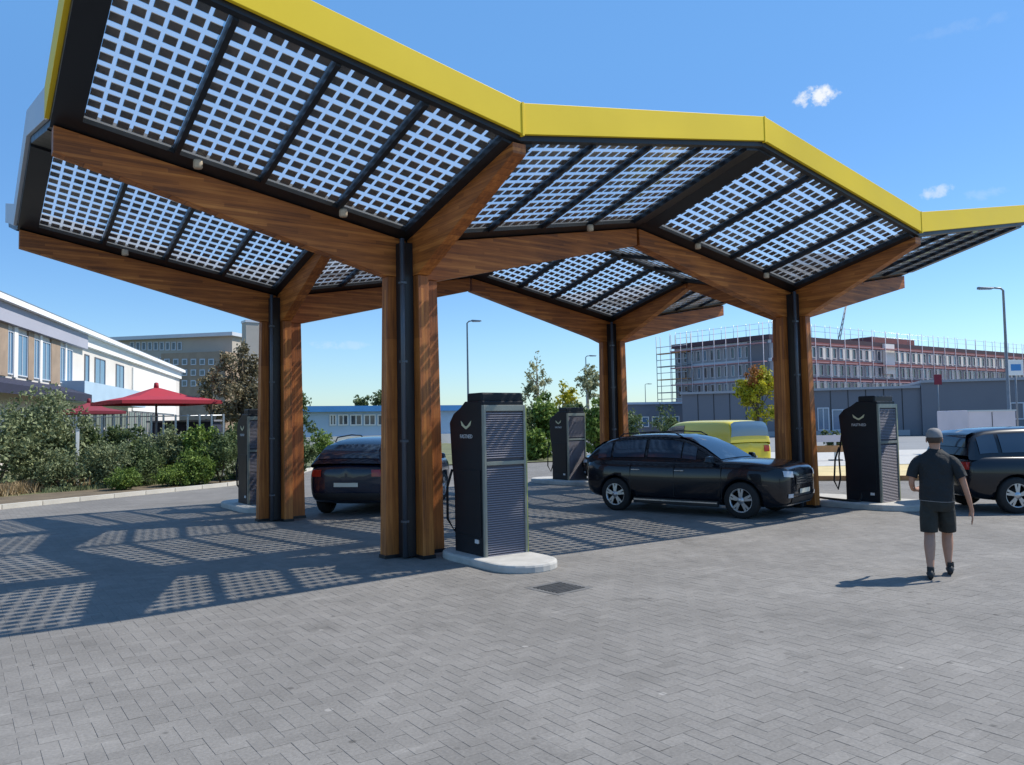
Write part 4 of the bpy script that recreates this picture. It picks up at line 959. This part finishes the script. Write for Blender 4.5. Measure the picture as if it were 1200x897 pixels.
def tree(px, D, base_z, top, wpx, mname, label, n, size, bark='bark', tall=1.0, group=None, trunk_to=.5, nb=10, extra=None, sparse=False):
    SEED[0] += 1; r = random.Random(SEED[0]); g = P(px, D); H_ = ZH(px, top, D); w = wpx/FPX*D
    t = thing('tree', label, 'tree', (g.x, g.y, 0), 0, group)
    mb = MB(); tr = .02*H_+.03
    lean = r.uniform(-.04, .04)*H_
    mb.tube([(0, 0, 0), (lean*.3, 0, H_*.3), (lean, r.uniform(-.1, .1), H_*.62), (lean*1.2, 0, H_*.9)], [tr, tr*.8, tr*.45, tr*.12], bark, 8)
    bl = []
    for i in range(nb):
        f = r.random(); z = base_z*H_ + (1-base_z)*H_*(.12+.78*f); env = math.sin(PI*min(.97, .12+.8*f))**.6
        a = r.uniform(0, 2*PI); q = w*.5*env*r.uniform(.2, .75)
        rr = w*r.uniform(.15, .24)
        c = (lean+math.cos(a)*q, math.sin(a)*q, z); bl.append((*c, rr, rr, rr*tall))
        z0 = max(.25*H_, z-q*1.1-.15*H_*r.random()); mb.tube([(lean*z0/H_, 0, z0), ((c[0])*.6, c[1]*.6, (z0+z)/2+.05), c], [tr*.35, tr*.22, tr*.07], bark, 5)
    bl.append((lean, 0, H_-w*.16, w*.13, w*.13, w*.16*tall))
    mb.build('trunk', t); leaves('crown', bl, n, size, mname, t, SEED[0], shell=.3)
    if extra:
        leaves('crown_tip', [(lean, 0, H_-w*.15, w*.22, w*.22, w*.22)], n//9, size, extra, t, SEED[0]+500)
    return t
tree(283, 31, .30, 398, 78, 'leaf_brown', 'brownish green tree left of the rear left column, above the dark charger', 6500, .075, nb=14)
tree(248, 40, .2, 432, 46, 'leaf_brown', 'smaller brownish tree behind the right end of the red parasol', 2600, .09)
tree(632, 52, .22, 411, 42, 'leaf_pale', 'taller of the two thin pale trees above the middle shrubs', 1900, .10, 'bark_pale', 1.5, nb=12)
tree(690, 54, .2, 428, 40, 'leaf_pale', 'shorter thin pale tree beside the rear column', 1700, .10, 'bark_pale', 1.5, nb=12)
tree(660, 56, .15, 445, 44, 'leaf_yellow', 'low thin yellowish tree between the two pale trees', 1900, .12, 'bark_pale', 1.3)
tree(888, 46, .30, 434, 56, 'leaf_yellow', 'small round yellow-green tree with an orange tip before the scaffolded building', 5200, .09, tall=1.0, nb=12, extra='leaf_orange')
tree(352, 60, .1, 458, 40, 'leaf_dark', 'green tree half hidden behind the rear left column', 1400, .13)
for i, (px, tp, w_) in enumerate(((418, 464, 40), (446, 461, 46), (470, 459, 50))):
    tree(px, 95, .02, tp, w_, 'leaf_dark', ('round far tree above the left end of the blue building', 'round far tree above the blue building, next to the front column', 'round far tree hidden mostly by the front column')[i], 1500, .20, group='far trees above the blue building')
# dry grass and weeds by the kerb
def tufts(name, poly_pts, n, mname, hmin, hmax, seed):
    r = np.random.default_rng(seed); c = np.array(poly_pts); k = r.integers(0, len(c), n)
    p = c[k, :2] + r.normal(size=(n, 2))*c[k, 2:3]; h = r.uniform(hmin, hmax, n); a = r.uniform(0, 2*PI, n); w = .012+.012*r.random(n)
    dx, dy = np.cos(a)*w, np.sin(a)*w; lx, ly = r.normal(size=n)*h*.35, r.normal(size=n)*h*.35; z = np.full(n, .03)
    Vv = np.stack([np.stack([p[:, 0]-dx, p[:, 1]-dy, z], 1), np.stack([p[:, 0]+dx, p[:, 1]+dy, z], 1), np.stack([p[:, 0]+lx+dx*.2, p[:, 1]+ly+dy*.2, z+h], 1), np.stack([p[:, 0]+lx-dx*.2, p[:, 1]+ly-dy*.2, z+h], 1)], 1)
    return pack(Vv, [(0, 1, 2, 3)], name, mname, r.random(n))
pts = []
for k in range(26):
    px = -20 + k*4; g = G(px, 589-px*.12 - 8, .03); pts.append((g.x, g.y+.1, .22))
o = tufts('dry_grass', pts, 5000, 'leaf_dry', .08, .38, 5); tag(o, 'dry straw coloured grass between kerb and shrubs', 'grass', kind='stuff')
pts = []
for k in range(60):
    px = 60 + k*4; g = G(px, 588-px*.075-6, .03); pts.append((g.x, g.y+.15, .16))
o = tufts('weeds', pts, 4200, 'leaf_olive', .04, .16, 6); tag(o, 'short green weeds behind the kerb', 'weeds', kind='stuff')

#MARK_BUILD
# ------------------------------------------------------------------ buildings
class Facade:
    """a wall plane from image column pa at distance Da to column pb at distance Db"""
    def __init__(s, pa, Da, pb, Db):
        s.a = P(pa, Da); s.b = P(pb, Db); d = s.b-s.a; s.L = d.length; s.d = d.normalized(); s.n = Vector((s.d.y, -s.d.x, 0))
        if s.n.dot(Vector((CX, CY, 0))-s.a) < 0: s.n = -s.n; s.flip = True
        else: s.flip = False
    def at(s, px):           # distance along the wall and depth at an image column
        r = ray(px, 490); r = Vector((r.x, r.y)); o = Vector((CX, CY))
        A = np.array([[s.d.x, -r.x], [s.d.y, -r.y]]); t, k = np.linalg.solve(A, np.array([o.x-s.a.x, o.y-s.a.y]))
        return t, k*(r.x*fw0.x + r.y*fw0.y)
    def z(s, px, py): return ZH(px, py, s.at(px)[1])
    def blk(s, mb, t0, t1, z0, z1, out0, out1, m):
        """block on the wall: out = towards the viewer"""
        f = lambda t, o_, z: (s.d.x*t + s.n.x*o_, s.d.y*t + s.n.y*o_, z)
        mb.hexa([f(t0, out0, z0), f(t1, out0, z0), f(t1, out1, z0), f(t0, out1, z0)], [f(t0, out0, z1), f(t1, out0, z1), f(t1, out1, z1), f(t0, out1, z1)], m)
def window(fa, parent, t0, t1, z0, z1, frame='grey_panel', pane='pane_blue', bars=1, dep=.10, inner=.06, nm='window'):
    w = MB()
    e = inner
    fa.blk(w, t0, t1, z0, z0+e, -.02, dep, frame); fa.blk(w, t0, t1, z1-e, z1, -.02, dep, frame)
    fa.blk(w, t0, t0+e, z0+e, z1-e, -.02, dep, frame); fa.blk(w, t1-e, t1, z0+e, z1-e, -.02, dep, frame)
    for k in range(bars):
        c = t0+(t1-t0)*(k+1)/(bars+1); fa.blk(w, c-e/2, c+e/2, z0+e, z1-e, -.015, dep-.02, frame)
    o = w.build(nm, parent)
    q = MB(); fa.blk(q, t0+e*.9, t1-e*.9, z0+e*.9, z1-e*.9, -.01, .03, pane); q.build('pane', o); return o

# left: long two storey building
fa = Facade(0, 35, 210, 81)
left = thing('office_building', 'long two storey white and grey building with tall windows on the far left', 'building', tuple(fa.a))
zt = fa.z(0, 347); t96 = fa.at(96)[0]; tN = -14.0
q = MB(); fa.blk(q, tN, fa.L, 0, zt-.35, -14, 0, 'cream_wall'); q.build('wall', left)
q = MB(); fa.blk(q, tN-.3, fa.L+.3, zt-.35, zt-.10, -14.4, .55, 'roof_white'); fa.blk(q, tN-.3, fa.L+.3, zt-.10, zt, -14.5, .45, 'galvanised'); q.build('roof', left)
z_w1 = fa.z(20, 391); z_w0 = fa.z(20, 441)
q = MB(); fa.blk(q, tN, t96, z_w1+.25, zt-.36, 0, .30, 'lilac_wall'); q.build('upper_cladding', left)
q = MB(); fa.blk(q, t96+.02, fa.L-.02, z_w1+.45, zt-.36, 0, .22, 'white_wall'); q.build('upper_cladding', left)
# brick piers between windows of the near half
wins = [(-30, -16, 3), (6, 13, 1), (18, 30, 1), (37, 44, 1), (47, 57, 1), (68, 74, 1), (76, 83, 1), (98, 103, 0), (110, 122, 1), (135, 144, 1)]
prev = fa.at(-40)[0]
for (a, c, nb_) in wins:
    ta, tb_ = fa.at(a)[0], fa.at(c)[0]
    if a < 96:
        q = MB(); fa.blk(q, prev+.02, ta-.03, z_w0-.1, z_w1+.24, 0, .09, 'tan_brick' if a not in (18, 47, 76) else 'white_wall'); q.build('wall_pier', left)
    window(fa, left, ta, tb_, z_w0, z_w1, 'grey_panel' if a < 96 else 'slate_wall', 'pane_blue', nb_, .07)
    prev = tb_
t154, t204 = fa.at(154)[0], fa.at(204)[0]
q = MB(); fa.blk(q, t154, t204, z_w0-1.2, z_w1+.1, .0, .12, 'white_wall'); q.build('wall_panel', left)
# ground floor: awning, canopy band, dark shopfront
t70 = fa.at(70)[0]; t150 = fa.at(150)[0]
za1, za0 = fa.z(20, 445), fa.z(20, 461)
q = MB(); f_ = lambda t, o_, z: (fa.d.x*t+fa.n.x*o_, fa.d.y*t+fa.n.y*o_, z)
q.hexa([f_(tN, 0, za0), f_(t70, 0, za0), f_(t70, 1.6, za0-.25), f_(tN, 1.6, za0-.25)], [f_(tN, 0, za1), f_(t70, 0, za1), f_(t70, 1.6, za0+.15), f_(tN, 1.6, za0+.15)], 'navy_fabric'); q.build('awning', left)
q = MB(); fa.blk(q, t70+.1, t150, za0-.2, za1+.3, 0, 1.2, 'pale_blue_wall'); q.build('entrance_canopy', left)
for k in range(12):
    ta = t70+.3+k*2.3
    if ta < fa.L-2: window(fa, left, ta, ta+1.9, .4, za0-.45, 'slate_wall', 'pane_dark', 1, .06)

# building behind it with flat roof, and the chimney
fb = Facade(150, 112, 300, 108)
blk2 = thing('office_building', 'taller tan and grey flat roofed building far behind the red parasol', 'building', tuple(fb.a))
zt = fb.z(200, 393)
q = MB(); fb.blk(q, -6, fb.at(272)[0], 0, zt-.5, -18, 0, 'stone_wall'); q.build('wall', blk2)
q = MB(); fb.blk(q, -6.5, fb.at(272)[0]+.5, zt-.5, zt, -18.5, .8, 'grey_panel'); q.build('roof', blk2)
q = MB(); fb.blk(q, fb.at(215)[0], fb.at(285)[0], 0, fb.z(240, 417), .05, 5, 'tan_brick'); q.build('wing', blk2)
for r_, (ya, yc) in enumerate(((401, 411), (419, 428), (436, 446))):
    for k in range(9):
        px = 152+k*7
        if px > 208 and r_ > 0: break
        window(fb, blk2, fb.at(px)[0], fb.at(px+5)[0], fb.z(px, yc), fb.z(px, ya), 'grey_panel', 'pane_dark', 0, .08, .12)
for r_ in range(3):
    for k in range(6):
        px = 219+k*10; w = MB(); t0, t1 = fb.at(px)[0], fb.at(px+6)[0]; z1 = fb.z(px, 424+r_*12); z0 = fb.z(px, 431+r_*12)
        fb.blk(w, t0, t1, z0, z1, 5.02, 5.08, 'grey_panel'); o = w.build('window', blk2)
        w = MB(); fb.blk(w, t0+.12, t1-.12, z0+.12, z1-.12, 5.03, 5.10, 'pane_dark'); w.build('pane', o)
ch = P(294, 104)
tw = thing('chimney_tower', 'slim pale tower beside the rear left column', 'tower', tuple(ch))
q = MB(); q.box((-.9, -.9, 0), (.9, .9, ZH(294, 379, 104)), 'stone_wall'); q.build('shaft', tw); q = MB(); q.box((-1.0, -1.0, ZH(294, 379, 104)), (1.0, 1.0, ZH(294, 379, 104)+.3), 'grey_panel'); q.build('cap', tw)

# blue low building
fc = Facade(358, 66, 470, 70)
bb = thing('low_building', 'low blue and white building between the two left columns', 'building', tuple(fc.a))
zt = fc.z(400, 476)
q = MB(); fc.blk(q, -1, fc.L+9, 0, zt-.5, -12, 0, 'pale_blue_wall'); q.build('wall', bb)
q = MB(); fc.blk(q, -1.4, fc.L+9.4, zt-.5, zt, -12.4, .5, 'blue_paint'); q.build('roof', bb)
for k, (a, c) in enumerate(((386, 394), (396, 408), (410, 424), (426, 440), (442, 456))):
    window(fc, bb, fc.at(a)[0], fc.at(c)[0], fc.z(a, 499), fc.z(a, 486), 'white_wall', 'pane_dark', 1, .08, .10)
q = MB(); fc.blk(q, -1, fc.L+9, 0, .9, .01, .3, 'cream_wall'); q.build('plinth', bb)

# right: scaffolded long building, two facades from the corner at column 907
HB = ZH(907, 392, 100)
fl = Facade(793, 112, 907, 100); fr2 = Facade(907, 100, 1215, 143)
sb = thing('scaffolded_building', 'long four storey building with red bands and pale panels under construction on the right', 'building', tuple(fl.b))
def off(fa_, mb_t):  # facade frame of fl starts at fl.a: shift to building origin
    return mb_t
class FOff(Facade):
    pass
sh = fl.a - fl.b
_blk = fl.blk
def blk_shift(mb, t0, t1, z0, z1, o0, o1, m):
    f = lambda t, o_, z: (sh.x + fl.d.x*t + fl.n.x*o_, sh.y + fl.d.y*t + fl.n.y*o_, z)
    mb.hexa([f(t0, o0, z0), f(t1, o0, z0), f(t1, o1, z0), f(t0, o1, z0)], [f(t0, o0, z1), f(t1, o0, z1), f(t1, o1, z1), f(t0, o1, z1)], m)
fl.blk = blk_shift
# main volumes
q = MB(); c0 = Vector((0, 0)); dl = -fl.d; dr = fr2.d
pA = Vector((0, 0)); pB = Vector((dr.x*fr2.L*1.25, dr.y*fr2.L*1.25)); pD = Vector((dl.x*fl.L, dl.y*fl.L)); pC = pB+pD
q.prism([(p.x, p.y) for p in (pA, pB, pC, pD)], 0, HB-.6, 2, 'grey_wall'); q.build('wall', sb)
q = MB(); cen = (pA+pC)/2; q.prism([tuple(cen+(p-cen)*1.012) for p in (pA, pB, pC, pD)], HB-.6, HB, 2, 'plum_band'); q.build('roof', sb)
sto = (HB-.6)/5
for fi, fX, n_, Lx in ((0, fl, 13, fl.L), (1, fr2, 58, fr2.L*1.22)):
    for s_ in range(5):
        z0 = s_*sto; q = MB(); fX.blk(q, .05, Lx, z0+sto-.45, z0+sto-.02, .0, .16, 'red_band' if fi else 'grey_panel'); q.build('floor_band', sb)
        if s_ < 2 and fi or s_ < 1: continue
        for k in range(n_):
            t0 = .5 + k*(Lx-1)/n_; t1 = t0 + (Lx-1)/n_*.56
            window(fX, sb, t0, t1, z0+.25, z0+sto-.6, 'pale_panel', 'pane_dark' if (k*7+s_*3) % 5 else 'pane_blue', 0, .12, .10)
            if fi and (k+s_) % 3:
                q = MB(); fX.blk(q, t1+.06, t0+(Lx-1)/n_-.06, z0+.1, z0+sto-.5, .0, .10, 'white_wall' if (k+2*s_) % 4 else 'pale_panel'); q.build('wall_panel', sb)
q = MB(); fl.blk(q, fl.L-3.4, fl.L-.4, 1.5*sto, HB-.7, .0, .22, 'slate_wall'); q.build('stair_strip', sb)
q = MB(); fr2.blk(q, fr2.at(1036)[0], fr2.at(1047)[0], HB-4.6, HB-.2, .2, .6, 'white_wall'); q.build('banner', sb)
q = MB(); fr2.blk(q, fr2.at(1055)[0], fr2.at(1105)[0], HB, HB+1.5, -9, -4, 'red_band'); q.build('roof_plant', sb)
# scaffolding at the left end and guard rail on the roof
scf = thing('scaffolding', 'pale and pinkish scaffolding with plank levels along the unfinished building', 'scaffolding', tuple(fl.a + fl.n*.0))
q0 = None
def fo(t, o_, z): return (fl.d.x*t + fl.n.x*o_, fl.d.y*t + fl.n.y*o_, z)
for lv in range(7):
    z = 1.9*(lv+1)*.98
    if z > HB: break
    q = MB(); a4 = [fo(-2.2, 1.4, z), fo(3.2, 1.4, z), fo(3.2, .5, z), fo(-2.2, .5, z)]; q.hexa(a4, [(x, y, zz+.12) for x, y, zz in a4], 'orange_wood' if lv % 2 else 'galvanised'); q.build('platform', scf)
    q = MB(); q.tube([fo(-2.2, 1.4, z+1), fo(3.2, 1.4, z+1)], .05, 'aluminium', 5); q.build('hand_rail', scf)
for t in (-2.2, .5, 3.2):
    for o_ in (.5, 1.4):
        q = MB(); q.tube([fo(t, o_, 0), fo(t, o_, HB+1.3)], .05, 'galvanised', 5); q.build('upright', scf)
mat('pink_plank', (.42, .22, .22), .8, noise=(1, .15, 3))
def fo2(t, o_, z): v = fl.b - fl.a; return (v.x + fr2.d.x*t + fr2.n.x*o_, v.y + fr2.d.y*t + fr2.n.y*o_, z)
for fX, ff, L_s, nb_ in ((fl, fo, fl.L-.6, 4), (fr2, fo2, fr2.L*1.15, 13)):
    for lv in range(2, 6):
        z = lv*sto*1.0 - .55
        for k in range(nb_):
            t0, t1 = .4+L_s*k/nb_, .4+L_s*(k+1)/nb_-.05; q = MB(); a4 = [ff(t0, 1.5, z), ff(t1, 1.5, z), ff(t1, .7, z), ff(t0, .7, z)]
            q.hexa(a4, [(x, y, zz+.14) for x, y, zz in a4], 'pink_plank'); q.build('platform', scf)
    for k in range(nb_*2+1):
        q = MB(); t0 = .4+L_s*k/(nb_*2); q.tube([ff(t0, 1.55, 0), ff(t0, 1.55, HB+1.5)], .045, 'pink_white', 5); q.build('upright', scf)
rail = thing('guard_rail', 'thin pale guard rail along the roof edge of the unfinished building', 'railing', (fl.b.x, fl.b.y, HB))
for fX, Lx, n_, shx in ((fl, fl.L, 8, sh), (fr2, fr2.L*1.2, 30, Vector((0, 0, 0)))):
    f = lambda t, z: (shx.x + fX.d.x*t - fX.n.x*.3, shx.y + fX.d.y*t - fX.n.y*.3, z)
    for hh in (.9, 1.6): q = MB(); q.tube([f(0, hh), f(Lx, hh)], .025, 'aluminium', 5); q.build('hand_rail', rail)
    for k in range(n_+1): q = MB(); q.tube([f(Lx*k/n_, 0), f(Lx*k/n_, 1.8)], .035, 'aluminium', 5); q.build('upright', rail)
# low grey hall in front
fh = Facade(800, 78, 1230, 68)
hall = thing('low_hall', 'long low slate grey hall before the unfinished building', 'building', tuple(fh.a))
zt = fh.z(1000, 457); th_ = fh.at(1080)[0]
q = MB(); fh.blk(q, 0, th_, 0, zt, -14, 0, 'slate_wall'); q.build('wall', hall)
q = MB(); fh.blk(q, th_+.02, fh.L+12, 0, fh.z(1150, 447), -14, .3, 'slate_wall'); q.build('wall', hall)
q = MB(); fh.blk(q, -.2, th_-.05, zt, zt+.22, -14.2, .25, 'grey_wall'); q.build('roof_edge', hall)
q = MB(); fh.blk(q, th_+.0, fh.L+12.2, fh.z(1150, 447), fh.z(1150, 447)+.22, -14.2, .5, 'grey_wall'); q.build('roof_edge', hall)
for (a, c, y0, y1) in ((958, 972, 505, 478), (975, 1000, 505, 480), (1183, 1215, 492, 472)):
    window(fh, hall, fh.at(a)[0], fh.at(c)[0], max(.1, fh.z(a, y0)), fh.z(a, y1), 'grey_panel', 'pane_blue', 1, .36 if a > 1100 else .08, .10)
pnl = MB(); fh.blk(pnl, 1, th_-1, .0, .5, .01, .12, 'grey_wall'); pnl.build('plinth', hall)
for k in range(1, 14):
    q = MB(); fh.blk(q, k*th_/14-.03, k*th_/14+.03, .5, zt-.02, .0, .03, 'trim_black'); q.build('panel_joint', hall)
# far low dark block behind the rear column
fd = Facade(734, 90, 800, 92)
dk = thing('low_building', 'dark low building left of the scaffolding foot', 'building', tuple(fd.a))
q = MB(); fd.blk(q, 0, fd.L, 0, fd.z(760, 474), -8, 0, 'slate_wall'); q.build('wall', dk)
q = MB(); fd.blk(q, -.2, fd.L+.2, fd.z(760, 474), fd.z(760, 474)+.25, -8.2, .2, 'grey_panel'); q.build('roof', dk)
for k in range(5): window(fd, dk, .6+k*1.3, 1.5+k*1.3, 1, 2.2, 'white_wall', 'pane_blue', 0, .08, .1)

# ------------------------------------------------------------------ street things
def parasol(label, px, D, hz_, w, top_, edge, m, pole='galvanised'):
    g = P(px, D); t = thing('parasol', label, 'parasol', tuple(g), 0, None)
    h = w/2; cz, ez = top_, edge
    q = MB(); n = 8
    rim = []
    for k in range(4):
        a, b_ = (-h, -h), (h, -h)
        pts_ = [(-h, -h), (0, -h*1.0), ]
    sq = [(-h, -h), (0, -h), (h, -h), (h, 0), (h, h), (0, h), (-h, h), (-h, 0)]
    lip = [(x, y, ez-.12) for x, y in sq]; ed = [(x, y, ez + (.03 if abs(x)+abs(y) < 1.5*h else 0)) for x, y in sq]
    midr = [(x*.5, y*.5, ez+(cz-ez)*.40) for x, y in sq]; tp = [(x*.10, y*.10, cz) for x, y in sq]
    vs = lip+ed+midr+tp+[(0, 0, cz+.06)]
    fs = []
    for r_ in range(3):
        for k in range(8): fs.append((r_*8+k, r_*8+(k+1) % 8, (r_+1)*8+(k+1) % 8, (r_+1)*8+k))
    for k in range(8): fs.append((24+k, 24+(k+1) % 8, 32))
    q.add(vs, fs, m); cn = q.build('canopy', t); so = cn.modifiers.new('so', 'SOLIDIFY'); so.thickness = .01
    q = MB(); q.tube([(0, 0, 0), (0, 0, cz-.05)], .04, pole, 10); q.build('pole', t)
    q = MB()
    for x, y in sq: q.tube([(0, 0, cz-.12), (x*.97, y*.97, ez-.03)], .014, pole, 5)
    q.build('rib', t); q = MB(); q.lathe([(0, .25), (.08, .22), (.10, .05), (.05, 0)], m, 10, c=(0, 0, cz+.0)); q.build('finial', t)
    t.rotation_euler.z = .15
    return t
zr = ZH(185, 471, 30)
parasol('big red square parasol over the terrace behind the hedge', 183, 30, 0, 3.6, ZH(175, 456, 30), zr, 'red_fabric')
parasol('dark red parasol half hidden behind the hedge, left of the big red one', 104, 38, 0, 2.6, ZH(100, 473, 38), ZH(100, 483, 38), 'dark_red_fabric')
# terrace fence: posts and rails behind the hedge
tf = thing('terrace_fence', 'thin grey post and rail fence round the terrace behind the hedge', 'fence', tuple(P(75, 28.5)))
a_ = P(75, 28.5); b_ = P(262, 29.5); dd = b_-a_
for k in range(14):
    c = dd*(k/13); q = MB(); q.box((c.x-.03, c.y-.03, 0), (c.x+.03, c.y+.03, 2.35), 'aluminium'); q.build('post', tf)
for z in (2.3, 1.6): q = MB(); q.tube([(0, 0, z), (dd.x, dd.y, z)], .022, 'aluminium', 6); q.build('rail', tf)
pb = P(218, 33); pbo = thing('terrace_bar', 'dark low bar counter under the right half of the red parasol', 'bar', tuple(pb), YAW*-1)
q = MB(); q.box((-1.3, -.5, 0), (1.3, .5, 2.1), 'navy_fabric'); q.build('cabinet', pbo); q = MB(); q.box((-1.4, -.6, 2.1), (1.4, .6, 2.17), 'slate_wall'); q.build('counter_top', pbo)
wp = G(90, 572, .03); wpo = thing('marker_post', 'white marker post standing among the shrubs', 'post', (wp.x, wp.y, .03))
q = MB(); q.box((-.05, -.05, 0), (.05, .05, ZH(90, 504, (wp.x-CX)*fw0.x+(wp.y-CY)*fw0.y)-.05), 'white_paint'); q.build('shaft', wpo, bevel=.01)
q = MB(); q.box((-.06, -.06, ZH(90, 504, (wp.x-CX)*fw0.x+(wp.y-CY)*fw0.y)-.05), (.06, .06, ZH(90, 504, (wp.x-CX)*fw0.x+(wp.y-CY)*fw0.y)), 'aluminium'); q.build('cap', wpo)

def lamp(label, px, D, top, arm_px, head=.7, r=.07):
    g = P(px, D); H_ = ZH(px, top, D); L = abs(arm_px)/FPX*D*.8; s = 1 if arm_px > 0 else -1
    t = thing('street_lamp', label, 'street lamp', tuple(g), -YAW, 'street lamps')
    q = MB(); q.tube([(0, 0, 0), (0, 0, 1.2), (0, 0, 1.25), (0, 0, H_-.15), (s*.12, 0, H_-.04), (s*L*.6, 0, H_)], [r*1.5, r*1.4, r, r*.65, r*.6, r*.45], 'galvanised', 10); q.build('pole', t)
    q = MB(); x0, x1 = sorted((s*L*.45, s*(L*.45+head))); q.hexa([(x0, -.12, H_-.07), (x1, -.10, H_-.05), (x1, .10, H_-.05), (x0, .12, H_-.07)], [(x0, -.10, H_+.05), (x1, -.08, H_+.0), (x1, .08, H_+.0), (x0, .10, H_+.05)], 'galvanised'); q.build('lamp_head', t, bevel=.02)
    q = MB(); q.box((x0+.08, -.08, H_-.09), (x1-.08, .08, H_-.062), 'lens_clear'); q.build('lens', t)
    q = MB(); q.box((-.08, -.11, .5), (.08, -.09, 1.1), 'grey_panel'); q.build('service_door', t)
    return t
lamp('street lamp with its head to the right, behind the front charger', 549, 47, 376, 15, .6)
lamp('tall street lamp at the right edge with its head to the left', 1183, 38, 337, -32, .75, .085)
lamp('small far street lamp beside the rear column', 688, 76, 417, 12)
lamp('tiny farthest street lamp left of the scaffolding', 757, 125, 450, 8)
# crane boom beyond the roof
cr_ = P(978, 170); ct = thing('crane', 'thin leaning crane jib rising behind the unfinished building', 'crane', tuple(cr_), -YAW)
zb_, zt_ = 8, ZH(992, 352, 170)
q = MB(); w = .35; x1 = 16/FPX*170*1.25
for sx_, sy_ in ((-w, -w), (w, -w), (0, w)): q.tube([(sx_-1.0, sy_, zb_), (x1+sx_*.3, sy_*.3, zt_)], .10, 'galvanised', 5)
for k in range(16):
    f = k/16; g_ = (k+1)/16; pa = Vector((-1-w, -w, zb_)).lerp(Vector((x1-w*.3, -w*.3, zt_)), f); pb_ = Vector((-1+w, -w, zb_)).lerp(Vector((x1+w*.3, -w*.3, zt_)), g_); q.tube([pa, pb_], .05, 'galvanised', 4)
q.build('jib', ct)
q = MB(); q.box((-2.6, -1.5, 1.2), (2.0, 1.5, 3.6), 'yellow_panel'); q.tube([(-1, 0, 3.4), (-1, 0, 8)], .4, 'galvanised', 8); q.build('cab', ct)
q = MB(); q.box((-3.5, -2, 0), (3.5, -1.3, 1.2), 'trim_black'); q.box((-3.5, 1.3, 0), (3.5, 2, 1.2), 'trim_black'); q.box((-2.5, -1.3, .5), (2.5, 1.3, 1.19), 'trim_black'); q.build('crawler_track', ct)
# red flag board, white-blue sign, pale trailer, barrier
def sign(label, px, D, y0, y1, wpx, m, m2=None, name='sign_board'):
    g = P(px, D); t = thing(name, label, 'sign', tuple(g), -YAW); w = wpx/FPX*D/2; z1, z0 = ZH(px, y0, D), ZH(px, y1, D)
    q = MB(); q.tube([(0, 0.04, 0), (0, .04, z1)], .04, 'galvanised', 8); q.build('pole', t)
    q = MB(); q.box((-w, -.03, z0), (w, .0, z1), m); q.build('board', t, bevel=.01)
    if m2: q = MB(); q.box((-w*.7, -.036, z0+(z1-z0)*.3), (w*.7, -.031, z0+(z1-z0)*.72), m2); q.build('panel_print', t)
    return t
sign('small dark red board on a pole before the slate hall', 1101, 55, 439, 451, 9, 'dark_red_fabric')
sign('white and blue sign board on the lamp post side at the right edge', 1193, 36, 422, 440, 17, 'white_paint', 'blue_paint')
tr_ = P(1147, 36); tt = thing('box_trailer', 'pale pinkish box trailer standing behind the black car on the right', 'trailer', tuple(tr_), -YAW)
zt_ = ZH(1147, 481, 36)
q = MB(); q.box((-1.05, -1.0, .55), (1.05, 1.6, zt_), 'pink_white'); q.build('box', tt, bevel=.03)
q = MB(); q.box((-1.08, -1.03, zt_-.06), (1.08, -.98, zt_+.0), 'aluminium'); q.box((-.01, -1.02, .6), (.01, -.99, zt_-.1), 'trim_black'); q.build('door_frame', tt)
for s in (-1, 1): q = MB(); q.lathe([(.1, -.1), (.3, -.1), (.33, -.06), (.33, .06), (.3, .1), (.1, .1)], 'rubber', 20, 'x', (s*.95, .3, .33)); q.build('wheel', tt)
q = MB(); q.box((-.9, -.9, .42), (.9, 1.5, .549), 'trim_black'); q.build('chassis', tt)
# red and white work barrier and low timber edging right of the right column
ba = P(978, 33); bt = thing('work_barrier', 'low pinkish white work barrier between the right column and the charger', 'barrier', tuple(ba), -YAW)
for z in (.35, .78): q = MB(); q.box((-1.6, -.03, z), (1.6, .03, z+.28), 'pink_white' if z > .5 else 'orange_wood'); q.build('board', bt)
for x in (-1.5, 0, 1.5): q = MB(); q.box((x-.04, .031, 0), (x+.04, .09, 1.1), 'aluminium'); q.box((x-.25, -.1, 0), (x+.25, .2, .04), 'trim_black'); q.build('foot', bt)
e0, e1 = P(925, 22.9), P(1330, 21.2); ed = e1-e0
te = thing('timber_edging', 'low brown timber edging in front of the sand strip', 'edging', tuple(e0))
nn = 12
for k in range(nn):
    a2 = ed*(k/nn); b2 = ed*((k+.985)/nn); n_ = Vector((-ed.y, ed.x, 0)).normalized()*.06; q = MB()
    q.hexa([(a2.x, a2.y, -.02), (b2.x, b2.y, -.02), (b2.x+n_.x, b2.y+n_.y, -.02), (a2.x+n_.x, a2.y+n_.y, -.02)], [(a2.x, a2.y, .14), (b2.x, b2.y, .14), (b2.x+n_.x, b2.y+n_.y, .14), (a2.x+n_.x, a2.y+n_.y, .14)], 'orange_wood'); q.build('sleeper', te)
# charging cable from the right hand charger towards the crossover
cb_ = MB(); cpts = [(9.75, -1.0, .5), (9.62, -1.05, .16), (9.45, -.9, .145), (9.75, .2, .14), (10.2, 1.3, .14), (10.9, 2.0, .02), (12.6, 2.3, .02)]
def cat(ps, k=6):
    ps = [Vector(p) for p in ps]; o = []
    for i in range(len(ps)-1):
        p0, p1, p2, p3 = ps[max(i-1, 0)], ps[i], ps[i+1], ps[min(i+2, len(ps)-1)]
        for t in range(k):
            t = t/k; o.append(.5*((2*p1)+(p2-p0)*t+(2*p0-5*p1+4*p2-p3)*t*t+(3*p1-p0-3*p2+p3)*t**3))
    return o+[ps[-1]]
cb_.tube(cat(cpts), .022, 'rubber', 8); tag(cb_.build('charging_cable'), 'black cable lying on the ground left of the right hand charger', 'cable')
